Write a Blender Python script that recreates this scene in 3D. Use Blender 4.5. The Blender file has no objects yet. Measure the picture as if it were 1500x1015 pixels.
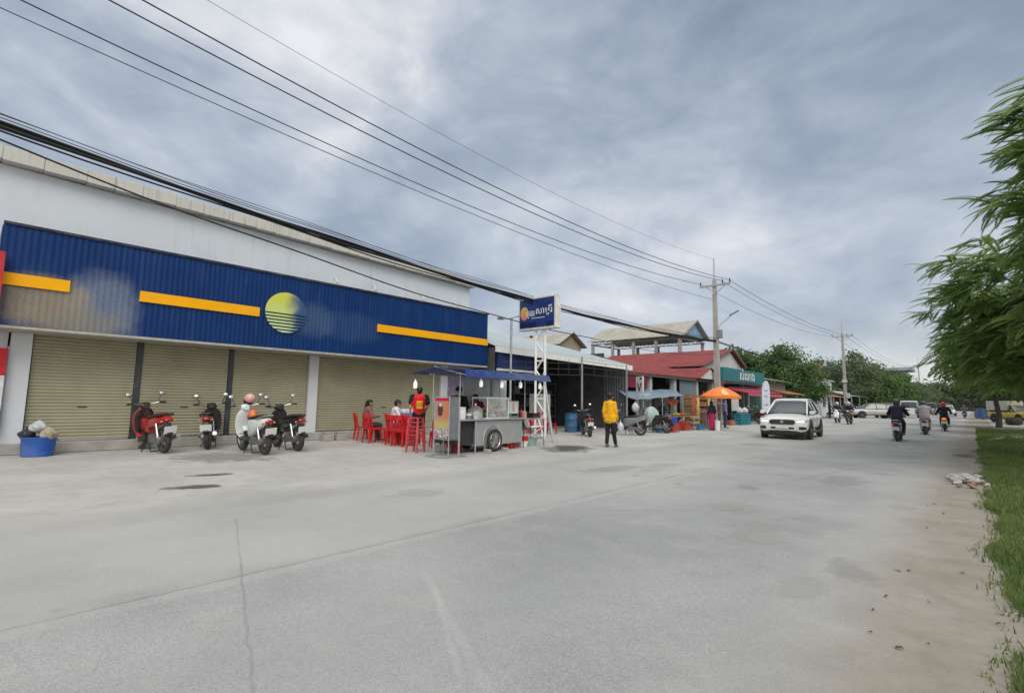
import bpy, bmesh, math, random
import numpy as np
from mathutils import Vector, Matrix, Euler
random.seed(7)
R = math.radians
SC = bpy.context.scene
COL = SC.collection

# ------------------------------------------------------------------ materials
MATS = {}
def nodes_of(name):
    m = bpy.data.materials.new(name); m.use_nodes = True
    nt = m.node_tree
    return m, nt, nt.nodes, nt.links, nt.nodes['Principled BSDF']
def noise(N, L, scale, detail=4, rough=.55, vec=None, dist=0):
    n = N.new('ShaderNodeTexNoise'); n.inputs['Scale'].default_value = scale
    n.inputs['Detail'].default_value = detail; n.inputs['Roughness'].default_value = rough
    n.inputs['Distortion'].default_value = dist
    if vec is not None: L.new(vec, n.inputs['Vector'])
    return n
def maprange(N, L, val, a, b, c=0, d=1, smooth=False):
    n = N.new('ShaderNodeMapRange')
    if smooth: n.interpolation_type = 'SMOOTHSTEP'
    n.inputs['From Min'].default_value = a; n.inputs['From Max'].default_value = b
    n.inputs['To Min'].default_value = c; n.inputs['To Max'].default_value = d
    L.new(val, n.inputs['Value']); return n.outputs['Result']
def mth(N, L, op, a, b=None, c=None):
    n = N.new('ShaderNodeMath'); n.operation = op
    for i, v in enumerate((a, b, c)):
        if v is None: continue
        if isinstance(v, (int, float)): n.inputs[i].default_value = v
        else: L.new(v, n.inputs[i])
    return n.outputs[0]
def mixc(N, L, fac, a, b, blend='MIX'):
    n = N.new('ShaderNodeMix'); n.data_type = 'RGBA'; n.blend_type = blend
    for k, v in ((0, fac), (6, a), (7, b)):
        if isinstance(v, (int, float)): n.inputs[k].default_value = v
        elif isinstance(v, tuple): n.inputs[k].default_value = (*v[:3], 1)
        else: L.new(v, n.inputs[k])
    return n.outputs[2]
def bump(N, L, bsdf, h, strength=.3, dist=.01):
    b = N.new('ShaderNodeBump'); b.inputs['Strength'].default_value = strength; b.inputs['Distance'].default_value = dist
    L.new(h, b.inputs['Height']); L.new(b.outputs['Normal'], bsdf.inputs['Normal'])
def M(name, col, rough=.6, metal=0, var=.18, scale=5, bmp=0, dirt=.0, dcol=(.30, .27, .22), spec=.4, coat=0, trans=0, rscale=None):
    """painted / plastic / metal surface: two noises vary its colour, a third lays grime on it"""
    if name in MATS: return MATS[name]
    m, nt, N, L, b = nodes_of(name)
    tc = N.new('ShaderNodeTexCoord').outputs['Object']
    n1 = noise(N, L, scale, 5, .6, tc)
    v = maprange(N, L, n1.outputs['Fac'], .3, .7, 1 - var, 1 + var)
    c = mixc(N, L, 1.0, tuple(col), v, 'MULTIPLY')
    n2 = noise(N, L, scale * .35, 6, .65, tc)
    if dirt > 0:
        f = maprange(N, L, n2.outputs['Fac'], .42, .72, 0, dirt)
        c = mixc(N, L, f, c, tuple(dcol))
    L.new(c, b.inputs['Base Color'])
    r = maprange(N, L, n2.outputs['Fac'], .3, .7, max(rough - .08, .02), min(rough + .1, 1)); L.new(r, b.inputs['Roughness'])
    b.inputs['Metallic'].default_value = metal
    b.inputs['Specular IOR Level'].default_value = spec
    b.inputs['Coat Weight'].default_value = coat; b.inputs['Coat Roughness'].default_value = .08
    if bmp: bump(N, L, b, n1.outputs['Fac'], bmp, .01)
    if trans: b.inputs['Transmission Weight'].default_value = trans
    MATS[name] = m; return m
def emit(name, col, s):
    if name in MATS: return MATS[name]
    m, nt, N, L, b = nodes_of(name)
    b.inputs['Base Color'].default_value = (*col, 1); b.inputs['Emission Color'].default_value = (*col, 1)
    b.inputs['Emission Strength'].default_value = s; MATS[name] = m; return m
def glass(name, col=(.9, .95, .95), alpha=.25, rough=.05):
    if name in MATS: return MATS[name]
    m, nt, N, L, b = nodes_of(name)
    tc = N.new('ShaderNodeTexCoord').outputs['Object']
    n = noise(N, L, 3, 3, .5, tc)
    a = maprange(N, L, n.outputs['Fac'], .3, .7, alpha * .7, alpha * 1.3); L.new(a, b.inputs['Alpha'])
    b.inputs['Base Color'].default_value = (*col, 1); b.inputs['Roughness'].default_value = rough
    MATS[name] = m; return m
def leafmat(name, a, b2, scale=1.2, tr=.3):
    if name in MATS: return MATS[name]
    m, nt, N, L, b = nodes_of(name)
    tc = N.new('ShaderNodeTexCoord').outputs['Object']
    n1 = noise(N, L, scale, 3, .6, tc); n2 = noise(N, L, scale * 9, 2, .5, tc)
    f = mth(N, L, 'ADD', mth(N, L, 'MULTIPLY', n1.outputs['Fac'], .6), mth(N, L, 'MULTIPLY', n2.outputs['Fac'], .5))
    f = maprange(N, L, f, .38, .72)
    c = mixc(N, L, f, a, b2); L.new(c, b.inputs['Base Color']); b.inputs['Roughness'].default_value = .55
    b.inputs['Specular IOR Level'].default_value = .3
    t = N.new('ShaderNodeBsdfTranslucent'); L.new(c, t.inputs['Color'])
    mx = N.new('ShaderNodeMixShader'); mx.inputs[0].default_value = tr
    L.new(b.outputs[0], mx.inputs[1]); L.new(t.outputs[0], mx.inputs[2])
    L.new(mx.outputs[0], N['Material Output'].inputs['Surface'])
    MATS[name] = m; return m

# ------------------------------------------------------------------ objects
def tag(o, label=None, cat=None, group=None, kind=None):
    for k, v in (('label', label), ('category', cat), ('group', group), ('kind', kind)):
        if v: o[k] = v
    return o
def thing(name, label, cat, loc=(0, 0, 0), rz=0, group=None):
    o = bpy.data.objects.new(name, None); o.empty_display_size = .1
    COL.objects.link(o); o.location = loc; o.rotation_euler = (0, 0, rz)
    return tag(o, label, cat, group)
def copy_tree(o, parent=None):
    c = o.copy(); COL.objects.link(c); c.parent = parent
    for ch in list(o.children): copy_tree(ch, c)
    return c
def again(proto, loc, rz, label=None, group=None):
    c = copy_tree(proto); c.location = loc; c.rotation_euler = (0, 0, rz)
    tag(c, label, None, group); return c

class MB:
    def __init__(s): s.v = []; s.f = []
    def add(s, vs, fs):
        k = len(s.v); s.v += [tuple(p) for p in vs]; s.f += [tuple(i + k for i in f) for f in fs]; return s
    def box(s, c, d, rz=0, mat=None):
        x, y, z = (q / 2 for q in d); ca, sa = math.cos(rz), math.sin(rz); vs = []
        for sz in (-1, 1):
            for sx, sy in ((-1, -1), (1, -1), (1, 1), (-1, 1)):
                px, py, pz = sx * x, sy * y, sz * z
                if mat is not None: px, py, pz = mat @ Vector((px, py, pz))
                vs.append((c[0] + px * ca - py * sa, c[1] + px * sa + py * ca, c[2] + pz))
        return s.add(vs, [(3, 2, 1, 0), (4, 5, 6, 7), (0, 1, 5, 4), (1, 2, 6, 5), (2, 3, 7, 6), (3, 0, 4, 7)])
    def bx(s, x0, x1, y0, y1, z0, z1): return s.box(((x0 + x1) / 2, (y0 + y1) / 2, (z0 + z1) / 2), (abs(x1 - x0), abs(y1 - y0), abs(z1 - z0)))
    def ring(s, c, u, w, r, n, r2=None): return [tuple(Vector(c) + u * (math.cos(6.2832 * i / n) * r) + w * (math.sin(6.2832 * i / n) * (r2 or r))) for i in range(n)]
    def frame(s, d):
        d = Vector(d).normalized(); a = Vector((0, 0, 1)) if abs(d.z) < .9 else Vector((1, 0, 0))
        u = d.cross(a).normalized(); return u, d.cross(u).normalized()
    def loft(s, rings, cap=True, closed=False):
        n = len(rings[0]); vs = [p for r in rings for p in r]; fs = []; m = len(rings)
        for j in range(m if closed else m - 1):
            a, b = j * n, ((j + 1) % m) * n
            for i in range(n): fs.append((a + i, a + (i + 1) % n, b + (i + 1) % n, b + i))
        if cap and not closed: fs += [tuple(range(n))[::-1], tuple((m - 1) * n + i for i in range(n))]
        return s.add(vs, fs)
    def cyl(s, p0, p1, r0, r1=None, n=12, cap=True):
        p0, p1 = Vector(p0), Vector(p1); u, w = s.frame(p1 - p0)
        return s.loft([s.ring(p0, u, w, r0, n), s.ring(p1, u, w, r0 if r1 is None else r1, n)], cap)
    def tube(s, pts, r, n=8):
        pts = [Vector(p) for p in pts]; rings = []; u = None
        for i, p in enumerate(pts):
            d = (pts[min(i + 1, len(pts) - 1)] - pts[max(i - 1, 0)]).normalized()
            if u is None: u, w = s.frame(d)
            else: u = (u - d * u.dot(d)).normalized(); w = d.cross(u)
            rr = r[i] if isinstance(r, (list, tuple)) else r
            rings.append(s.ring(p, u, w, rr, n))
        return s.loft(rings)
    def torus(s, c, ax, Rr, r, n=28, k=10, r2=None):
        u, w = s.frame(ax); a = Vector(ax).normalized(); rings = []
        for i in range(n):
            t = 6.2832 * i / n; d = u * math.cos(t) + w * math.sin(t)
            rings.append(s.ring(Vector(c) + d * Rr, d, a, r, k, r2))
        return s.loft(rings, closed=True)
    def ell(s, c, rx, ry, rz, n=14, m=9):
        vs = []; fs = []
        for j in range(1, m):
            t = math.pi * j / m
            for i in range(n):
                a = 6.2832 * i / n; vs.append((c[0] + rx * math.sin(t) * math.cos(a), c[1] + ry * math.sin(t) * math.sin(a), c[2] + rz * math.cos(t)))
        top, bot = len(vs), len(vs) + 1; vs += [(c[0], c[1], c[2] + rz), (c[0], c[1], c[2] - rz)]
        for j in range(m - 2):
            for i in range(n): fs.append((j * n + i, (j + 1) * n + i, (j + 1) * n + (i + 1) % n, j * n + (i + 1) % n))
        for i in range(n): fs += [(top, i, (i + 1) % n), (bot, (m - 2) * n + (i + 1) % n, (m - 2) * n + i)]
        return s.add(vs, fs)
    def lathe(s, prof, c=(0, 0, 0), n=20):
        return s.loft([[(c[0] + r * math.cos(6.2832 * i / n), c[1] + r * math.sin(6.2832 * i / n), c[2] + z) for i in range(n)] for r, z in prof])
    def prism(s, poly, d0, d1, ax='y'):
        f = {'y': lambda a, b, d: (a, d, b), 'x': lambda a, b, d: (d, a, b), 'z': lambda a, b, d: (a, b, d)}[ax]
        return s.loft([[f(a, b, d0) for a, b in poly], [f(a, b, d1) for a, b in poly]])
    def sheet(s, p, nx, ny, off=None, thick=.01):
        """closed slab through four corners p00,p10,p11,p01 with an optional offset(i/nx, j/ny) along its normal"""
        p = [Vector(q) for q in p]; nrm = (p[1] - p[0]).cross(p[3] - p[0]).normalized(); vs = []
        for side in (0, 1):
            for j in range(ny + 1):
                for i in range(nx + 1):
                    a, b = i / nx, j / ny
                    q = p[0] * (1 - a) * (1 - b) + p[1] * a * (1 - b) + p[2] * a * b + p[3] * (1 - a) * b
                    vs.append(q + nrm * ((off(a, b, i, j) if off else 0) - side * thick))
        k = (nx + 1) * (ny + 1); fs = []
        for j in range(ny):
            for i in range(nx):
                a = j * (nx + 1) + i; q = (a, a + 1, a + nx + 2, a + nx + 1); fs += [q, tuple(x + k for x in q[::-1])]
        edge = [i for i in range(nx + 1)] + [j * (nx + 1) + nx for j in range(1, ny + 1)] + [ny * (nx + 1) + i for i in range(nx - 1, -1, -1)] + [j * (nx + 1) for j in range(ny - 1, 0, -1)]
        for a, b in zip(edge, edge[1:] + edge[:1]): fs.append((b, a, a + k, b + k))
        return s.add(vs, fs)
    def corr(s, p, n, amp, ny=1, thick=.004):
        w = (0, amp, amp, 0)
        return s.sheet(p, n * 4, ny, lambda a, b, i, j: w[i % 4], thick)
    def build(s, name, mat, parent=None, smooth=False, bevel=0, loc=None, rot=None, seg=2, label=None):
        me = bpy.data.meshes.new(name); me.from_pydata(s.v, [], s.f)
        bm = bmesh.new(); bm.from_mesh(me); bmesh.ops.recalc_face_normals(bm, faces=bm.faces); bm.to_mesh(me); bm.free()
        if smooth:
            me.polygons.foreach_set('use_smooth', [True] * len(me.polygons)); me.set_sharp_from_angle(angle=R(42))
        me.materials.append(mat)
        o = bpy.data.objects.new(name, me); COL.objects.link(o)
        if parent: o.parent = parent
        if loc: o.location = loc
        if rot: o.rotation_euler = rot
        if bevel:
            b = o.modifiers.new('bevel', 'BEVEL'); b.width = bevel; b.segments = seg; b.limit_method = 'ANGLE'; b.angle_limit = R(50)
        if label: o['label'] = label
        return o
def text(name, s, size, mat, parent, loc, rot, ext=.004, width=None):
    cu = bpy.data.curves.new(name, 'FONT'); cu.body = s; cu.size = size; cu.extrude = ext; cu.align_x = 'CENTER'; cu.align_y = 'CENTER'
    t = bpy.data.objects.new(name + '_curve', cu); COL.objects.link(t); bpy.context.view_layer.update()
    me = bpy.data.meshes.new_from_object(t.evaluated_get(bpy.context.evaluated_depsgraph_get()))
    bpy.data.objects.remove(t); me.name = name; me.materials.clear(); me.materials.append(mat)
    o = bpy.data.objects.new(name, me); COL.objects.link(o); o.parent = parent; o.location = loc; o.rotation_euler = rot
    if width:
        xs = [v.co.x for v in me.vertices]; k = width / max(max(xs) - min(xs), 1e-4)
        for v in me.vertices: v.co.x *= k
    return o

# ------------------------------------------------------------------ people
SKIN = M('skin', (.33, .19, .125), .5, var=.08, scale=20)
SKIN2 = M('skin_fair', (.48, .31, .22), .5, var=.08, scale=20)
HAIR = M('black_hair', (.012, .010, .010), .45, var=.3, scale=60)
def remesh(caps, name, mat, parent, vox, smooth=2):
    mb = MB()
    for p0, p1, r0, r1 in caps:
        p0, p1 = Vector(p0), Vector(p1); d = p1 - p0; ln = d.length
        if ln < 1e-4: mb.ell(p0, r0, r0, r0, 14, 10); continue
        dn = d / ln; u, w = mb.frame(dn); rings = []
        for a in (-80, -50, -20): rings.append(mb.ring(p0 + dn * r0 * math.sin(R(a)), u, w, r0 * math.cos(R(a)), 14))
        rings += [mb.ring(p0, u, w, r0, 14), mb.ring(p1, u, w, r1, 14)]
        for a in (20, 50, 80): rings.append(mb.ring(p1 + dn * r1 * math.sin(R(a)), u, w, r1 * math.cos(R(a)), 14))
        mb.loft(rings)
    o = mb.build(name, mat, None)
    m = o.modifiers.new('r', 'REMESH'); m.mode = 'VOXEL'; m.voxel_size = vox; m.use_smooth_shade = True
    s = o.modifiers.new('s', 'SMOOTH'); s.factor = .5; s.iterations = smooth
    bpy.context.view_layer.update()
    me = bpy.data.meshes.new_from_object(o.evaluated_get(bpy.context.evaluated_depsgraph_get()))
    old = o.data; o.modifiers.clear(); o.data = me; bpy.data.meshes.remove(old); me.name = name
    if not me.materials: me.materials.append(mat)
    me.polygons.foreach_set('use_smooth', [True] * len(me.polygons)); o.parent = parent; return o
POSES = dict(
    stand=dict(pel=(0, 0, .95), chest=(0, 0, 1.38), head=(.03, 0, 1.60), el=(-.03, .26, 1.14), ha=(.06, .25, .90), kn=(.02, .10, .50), an=(-.02, .11, .08)),
    serve=dict(pel=(0, 0, .95), chest=(.03, 0, 1.38), head=(.08, 0, 1.59), el=(.05, .27, 1.13), ha=(.27, .14, 1.08), kn=(.02, .10, .50), an=(-.02, .11, .08)),
    sit=dict(pel=(-.05, 0, .53), chest=(-.02, 0, .97), head=(.04, 0, 1.19), el=(.10, .24, .76), ha=(.34, .12, .80), kn=(.38, .11, .50), an=(.36, .11, .08)),
    ride=dict(pel=(-.16, 0, .86), chest=(-.08, 0, 1.28), head=(-.02, 0, 1.50), el=(.12, .31, 1.06), ha=(.37, .30, 1.02), kn=(.24, .17, .70), an=(.16, .16, .32)))
def person(label, loc, rz, pose='stand', shirt=(.4, .02, .02), pants=(.02, .02, .03), hair='short', sleeve='short', shorts=False, skin=None,
           scale=1., over=None, helmet=None, cap=None, hem=0, skirt=False, vox=.012, group=None, shoe=(.05, .05, .05), pantsmat=None, wide=1.):
    t = thing('person', label, 'person', loc, rz, group); t.scale = (scale,) * 3
    P = dict(POSES[pose]); J = {}
    for k in ('pel', 'chest', 'head'): J[k] = Vector(P[k])
    for sd, n in ((1, 'L'), (-1, 'R')):
        for k in ('el', 'ha', 'kn', 'an'): J[k + n] = Vector((P[k][0], P[k][1] * sd, P[k][2]))
        J['sh' + n] = J['chest'] + Vector((0, .175 * sd, .03)); J['hp' + n] = J['pel'] + Vector((0, .085 * sd, -.03))
    if over: J.update({k: Vector(v) for k, v in over.items()})
    for n in 'LR': J.setdefault('to' + n, J['an' + n] + Vector((.15, 0, -.045)))
    caps = []; add = lambda a, b, r0, r1: caps.append((a, b, r0, r1))
    ne = J['chest'] + Vector((0, 0, .07)); h = J['head']
    add(ne, h - Vector((0, 0, .03)), .052, .05)
    add(h + Vector((-.012, 0, .035)), h + Vector((.012, 0, .02)), .094, .088); add(h + Vector((.02, 0, -.03)), h + Vector((.045, 0, -.085)), .07, .042)
    add(h + Vector((.095, 0, .0)), h + Vector((.112, 0, -.025)), .012, .016)
    for n, sd in (('L', 1), ('R', -1)): add(h + Vector((0, .092 * sd, .0)), h + Vector((-.01, .098 * sd, -.02)), .018, .014)
    add(J['pel'], J['chest'], .12 * min(1, wide * .95), .13 * min(1, wide * .95))
    for n, sd in (('L', 1), ('R', -1)):
        add(J['chest'], J['sh' + n], .085, .062); add(J['sh' + n], J['el' + n], .05, .038); add(J['el' + n], J['ha' + n], .037, .025)
        add(J['hp' + n], J['kn' + n], .085, .052); add(J['kn' + n], J['an' + n], .052, .036); add(J['an' + n], J['to' + n], .04, .034)
        d = (J['ha' + n] - J['el' + n]).normalized(); side = Vector((0, 0, 1)).cross(d)
        side = side.normalized() if side.length > .1 else Vector((1, 0, 0))
        if abs(d.z) > .75: side = Vector((1, 0, 0))
        nrm = d.cross(side); w = J['ha' + n]; kn = w + d * .085
        add(w, kn, .026, .03)
        for q, (o_, ln) in enumerate(((-.03, .062), (-.011, .078), (.010, .073), (.029, .055))):
            b = kn + side * o_; m_ = b + d * ln * .55 + nrm * .006 * sd; e = m_ + d * ln * .35 + nrm * .02 * sd
            add(b, m_, .0105, .0095); add(m_, e, .0095, .008)
        tb = w + d * .03 - side * .022; add(tb, tb + d * .035 - side * .026, .012, .010); add(tb + d * .035 - side * .026, tb + d * .062 - side * .03, .010, .009)
    sk = skin or SKIN
    remesh(caps, 'body', sk, t, vox, 1)
    sm = M('cloth_%02d%02d%02d' % tuple(int(c * 99) for c in shirt), shirt, .85, var=.2, scale=14, bmp=.3)
    cs = [(J['pel'] + Vector((0, 0, .02 - hem)), J['pel'] + Vector((0, 0, .1)), .142 * wide, .142 * wide), (J['pel'] + Vector((0, 0, .05)), J['chest'], .142 * wide, .152 * wide)]
    for n in 'LR':
        cs.append((J['pel'] + Vector((0, .05 if n == 'L' else -.05, .03 - hem)), J['chest'] + Vector((0, .05 if n == 'L' else -.05, 0)), .125 * wide, .125 * wide))
        cs.append((J['chest'], J['sh' + n], .105 * wide, .078 * wide))
        if sleeve == 'short': cs.append((J['sh' + n], J['sh' + n].lerp(J['el' + n], .7), .07, .062))
        else: cs += [(J['sh' + n], J['el' + n], .074 * wide, .058 * wide), (J['el' + n], J['el' + n].lerp(J['ha' + n], .93), .056 * wide, .042)]
    if hem: cs += [(J['hpL'] + Vector((0, .01, .04)), J['hpR'] + Vector((0, -.01, .04)), .126, .126), (J['hpL'] + Vector((0, .0, .07 - hem)), J['hpR'] + Vector((0, .0, .07 - hem)), .126, .126)]
    so = remesh(cs, 'shirt', sm, t, vox * 1.2, 2)
    pm = pantsmat or M('cloth_%02d%02d%02d' % tuple(int(c * 99) for c in pants), pants, .85, var=.2, scale=14, bmp=.3)
    cp = [(J['hpL'], J['hpR'], .118, .118)]
    for n in 'LR':
        if shorts: cp.append((J['hp' + n], J['hp' + n].lerp(J['kn' + n], .85), .108, .09))
        else: cp += [(J['hp' + n], J['kn' + n], .106, .075), (J['kn' + n], J['kn' + n].lerp(J['an' + n], .9), .074, .058)]
    if skirt: cp += [(J['pel'], (J['knL'] + J['knR']) / 2, .15, .17), ((J['knL'] + J['knR']) / 2, (J['anL'] + J['anR']) / 2 + Vector((0, 0, .1)), .17, .16)]
    remesh(cp, 'skirt' if skirt else ('shorts' if shorts else 'trousers'), pm, t, vox * 1.2, 2)
    fm = M('shoe_%02d%02d%02d' % tuple(int(c * 99) for c in shoe), shoe, .6, var=.1)
    for n in 'LR':
        remesh([(J['an' + n] + Vector((-.03, 0, -.04)), J['to' + n] + Vector((.02, 0, -.008)), .044, .04)], 'shoe', fm, t, .014, 1)
    e = MB()
    if not helmet:
        for sd in (1, -1): MB().ell(h + Vector((.093, .034 * sd, .012)), .012, .016, .009, 8, 6).build('eye', M('eye_dark', (.02, .015, .012), .2), t, True)
        hc = [(h + Vector((-.03, 0, .055)), h + Vector((.0, 0, .06)), .098, .09), (h + Vector((-.045, 0, .0)), h + Vector((-.03, 0, .05)), .08, .09)]
        if hair == 'pony': hc += [(h + Vector((-.11, 0, .05)), h + Vector((-.15, 0, -.10)), .04, .036), (h + Vector((-.15, 0, -.10)), h + Vector((-.17, 0, -.42)), .036, .02)]
        if hair == 'long': hc += [(h + Vector((-.05, 0, .0)), h + Vector((-.085, 0, -.30)), .085, .075)]
        if hair != 'none': remesh(hc, 'hair', HAIR, t, .012, 1)
    if helmet:
        hm = M('helmet_%02d%02d%02d' % tuple(int(c * 99) for c in helmet), helmet, .25, var=.1, coat=.5)
        ho = remesh([(h + Vector((-.02, 0, .05)), h + Vector((.01, 0, .04)), .128, .122), (h + Vector((-.03, 0, -.02)), h + Vector((-.01, 0, .03)), .118, .125)], 'helmet', hm, t, .014, 2)
        MB().box(h + Vector((.125, 0, .06)), (.07, .2, .015)).build('visor', M('visor_dark', (.02, .02, .025), .2), ho, bevel=.005)
    if cap:
        cm = M('cap_%02d%02d%02d' % tuple(int(c * 99) for c in cap), cap, .8)
        co = remesh([(h + Vector((-.02, 0, .065)), h + Vector((.005, 0, .06)), .105, .10)], 'cap', cm, t, .012, 1)
        MB().box(h + Vector((.135, 0, .055)), (.11, .15, .012)).build('brim', cm, co, bevel=.004)
    return t, so, J
# ------------------------------------------------------------------ common materials
RUBBER = M('rubber', (.018, .018, .018), .8, var=.3, scale=12, dirt=.5, dcol=(.14, .12, .10))
BLACK = M('black_plastic', (.02, .02, .022), .45, var=.2, dirt=.3, dcol=(.12, .11, .09))
STEEL = M('steel', (.45, .45, .45), .35, .9, var=.15, dirt=.25)
ALU = M('grey_engine_metal', (.25, .25, .25), .45, .7, var=.25, dirt=.4)
CHROME = M('mirror_glass', (.75, .78, .8), .08, .95, var=.03)
REDLENS = M('red_lens', (.35, .01, .012), .15, var=.1, coat=.5)
AMBER = M('amber_lens', (.7, .2, .02), .2)
CLEARLENS = M('clear_lens', (.7, .72, .72), .1, var=.05, coat=.6)
WHITEP = M('white_plate', (.72, .72, .70), .5, var=.06, dirt=.2)
DGLASS = M('car_glass', (.03, .036, .042), .06, spec=.8, var=.1, coat=.4)
SEATB = M('black_vinyl', (.016, .016, .017), .5, var=.2, scale=12)
CONC = M('concrete', (.36, .345, .31), .9, var=.2, scale=3, bmp=.4, dirt=.35, dcol=(.2, .18, .15))
CONCP = M('concrete_pole', (.37, .355, .325), .9, var=.15, scale=2, bmp=.3, dirt=.3, dcol=(.22, .2, .17))
GALV = M('galvanised_steel', (.42, .44, .45), .45, .5, var=.15, scale=4, dirt=.2)
WHITEPAINT = M('white_paint', (.72, .72, .71), .55, var=.07, scale=3, dirt=.22, dcol=(.42, .38, .32))
DARKIN = M('dark_interior', (.045, .045, .047), .9, var=.3, scale=2)
WOOD = M('raw_wood', (.25, .16, .09), .8, var=.3, scale=6, bmp=.3)

def rr(cx, cy, cz, hy, hz, n=20, e=4., x=None):
    """rounded-rectangle ring in the YZ plane at x = cx"""
    out = []
    for i in range(n):
        t = 6.2832 * (i + .5) / n; c, s = math.cos(t), math.sin(t)
        out.append((cx, cy + hy * math.copysign(abs(c) ** (2 / e), c), cz + hz * math.copysign(abs(s) ** (2 / e), s)))
    return out
def paint(name, col, rough=.25): return M(name, col, rough, var=.06, scale=3, dirt=.22, dcol=(.25, .22, .18), coat=.5)

def add_wheel(root, x, Rw, y=0, w=.1, spokes=5, mat=ALU):
    m = MB(); m.torus((0, 0, 0), (0, 1, 0), Rw * .70, .016 * Rw / .28, 28, 8, w * .42); m.cyl((0, -w * .5, 0), (0, w * .5, 0), Rw * .2, n=16)
    for k in range(spokes):
        a = 6.2832 * k / spokes; d = Vector((math.cos(a), 0, math.sin(a)))
        for sd in (-1, 1): m.tube([d * Rw * .15 + Vector((0, sd * w * .3, 0)), d * Rw * .70 + Vector((0, sd * w * .2, 0))], Rw * .05, 6)
    o = m.build('wheel', mat, root, True, loc=(x, y, Rw))
    MB().torus((0, 0, 0), (0, 1, 0), Rw - w * .52, w * .52, 36, 12, w * .55).build('tyre', RUBBER, o, True)
    return o
def bike(label, loc, rz, body, trim=None, kind='scooter', lean=-.09, group=None, tail=REDLENS, plate=True, seatm=None, inner=None, cat='motorbike', steer=.0):
    """motor scooter or underbone motorbike, front towards +x"""
    t = thing('motorbike', label, cat, loc, rz, group); t.rotation_euler = (lean, 0, rz)
    trim = trim or BLACK; inner = inner or trim; seatm = seatm or SEATB
    Rw = .285; add_wheel(t, -.60, Rw, w=.10); fw = add_wheel(t, .66, Rw, w=.085)
    f = MB()
    for s in (-1, 1): f.tube([(.66, s * .07, Rw), (.56, s * .065, .56), (.47, s * .05, .86)], .02)
    f.cyl((.66, -.08, Rw), (.66, .08, Rw), .018); f.build('front_fork', ALU, t, True)
    m = MB(); rings = []
    for k in range(9):
        a = R(35 + k * 14); c = Vector((.66 + .325 * math.cos(a), 0, Rw + .325 * math.sin(a)))
        d = Vector((math.cos(a), 0, math.sin(a))); rings.append([tuple(c + Vector((0, y, 0)) - d * q) for y, q in ((-.06, .05), (-.055, .0), (-.03, -.012), (.03, -.012), (.055, 0), (.06, .05), (.045, .04), (-.045, .04))])
    m.loft(rings); m.build('front_fender', body, t, True)
    m = MB(); ap = [(.50, .10, .30, .04), (.55, .165, .40, .05), (.545, .19, .55, .06), (.50, .20, .70, .065), (.465, .185, .82, .07), (.44, .13, .90, .07), (.43, .08, .94, .06)]
    m.loft([[(x + d * 1.1 * math.cos(q) * (1 if math.cos(q) > 0 else .5), w * math.sin(q), z) for q in [6.2832 * i / 18 for i in range(18)]] for x, w, z, d in ap])
    m.build('leg_shield', body, t, True)
    m = MB(); m.loft([[(x - .045 + .02 * math.cos(q), w * .9 * math.sin(q), z) for q in [6.2832 * i / 12 for i in range(12)]] for x, w, z, d in ap[1:-1]]); m.build('inner_shield', inner, t, True)
    if kind == 'scooter':
        MB().loft([rr(.50, 0, .31, .11, .035), rr(.35, 0, .285, .15, .03), rr(.05, 0, .285, .155, .03), rr(-.08, 0, .33, .13, .06)]).build('floorboard', trim, t, True)
        rear = [(.06, .52, .10, .20), (-.02, .53, .135, .23), (-.2, .58, .15, .19), (-.45, .63, .15, .14), (-.66, .675, .125, .10), (-.80, .70, .09, .065), (-.86, .71, .05, .035)]
    else:
        MB().loft([rr(.50, 0, .62, .06, .10), rr(.36, 0, .56, .075, .11), rr(.16, 0, .50, .085, .11), rr(-.05, 0, .54, .10, .14)]).build('centre_cowl', body, t, True)
        MB().tube([(.05, -.26, .26), (.05, .26, .26)], .018).build('footpeg', BLACK, t)
        rear = [(.04, .60, .09, .11), (-.1, .62, .115, .12), (-.3, .645, .12, .11), (-.5, .68, .115, .09), (-.7, .715, .095, .065), (-.86, .75, .05, .035)]
    MB().loft([rr(x, 0, z, w, h, 20, 3.) for x, z, w, h in rear]).build('rear_cowl', body, t, True)
    MB().loft([rr(x, 0, z, w, h, 18, 2.8) for x, z, w, h in [(.10, .735, .07, .02), (.02, .755, .11, .035), (-.2, .765, .125, .042), (-.38, .79, .13, .042), (-.6, .805, .115, .035), (-.70, .80, .07, .02)]]).build('seat', seatm, t, True)
    MB().tube([(-.5, .13, .76), (-.72, .14, .80), (-.84, .08, .83), (-.84, -.08, .83), (-.72, -.14, .80), (-.5, -.13, .76)], .014).build('grab_rail', STEEL if kind == 'scooter' else BLACK, t, True)
    m = MB(); m.loft([rr(.34, 0, .97, .05, .05, 16, 2.5), rr(.40, 0, .985, .11, .075, 16, 2.5), rr(.47, 0, .98, .115, .075, 16, 2.5), rr(.53, 0, .965, .07, .055, 16, 2.5)]); m.build('headset', body if kind == 'scooter' else trim, t, True)
    MB().ell((.525, 0, .965), .035, .085, .055).build('headlight', CLEARLENS, t, True)
    h = MB().tube([(.30, .34, 1.03), (.37, .22, 1.03), (.41, .08, 1.0), (.41, -.08, 1.0), (.37, -.22, 1.03), (.30, -.34, 1.03)], .014).build('handlebar', STEEL, t, True)
    for s in (1, -1):
        MB().cyl((.28, s * .37, 1.03), (.335, s * .25, 1.035), .021).build('grip', RUBBER, h, True)
        MB().tube([(.37, s * .24, 1.05), (.36, s * .27, 1.14), (.35, s * .31, 1.20)], .007, 6).build('mirror_stem', BLACK, h, True)
        q = MB(); q.ell((.345, s * .315, 1.235), .018, .068, .046); q.build('mirror', BLACK, h, True)
        MB().ell((.334, s * .315, 1.235), .012, .058, .038).build('mirror_glass', CHROME, h, True)
    if kind == 'round':
        pass
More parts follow.
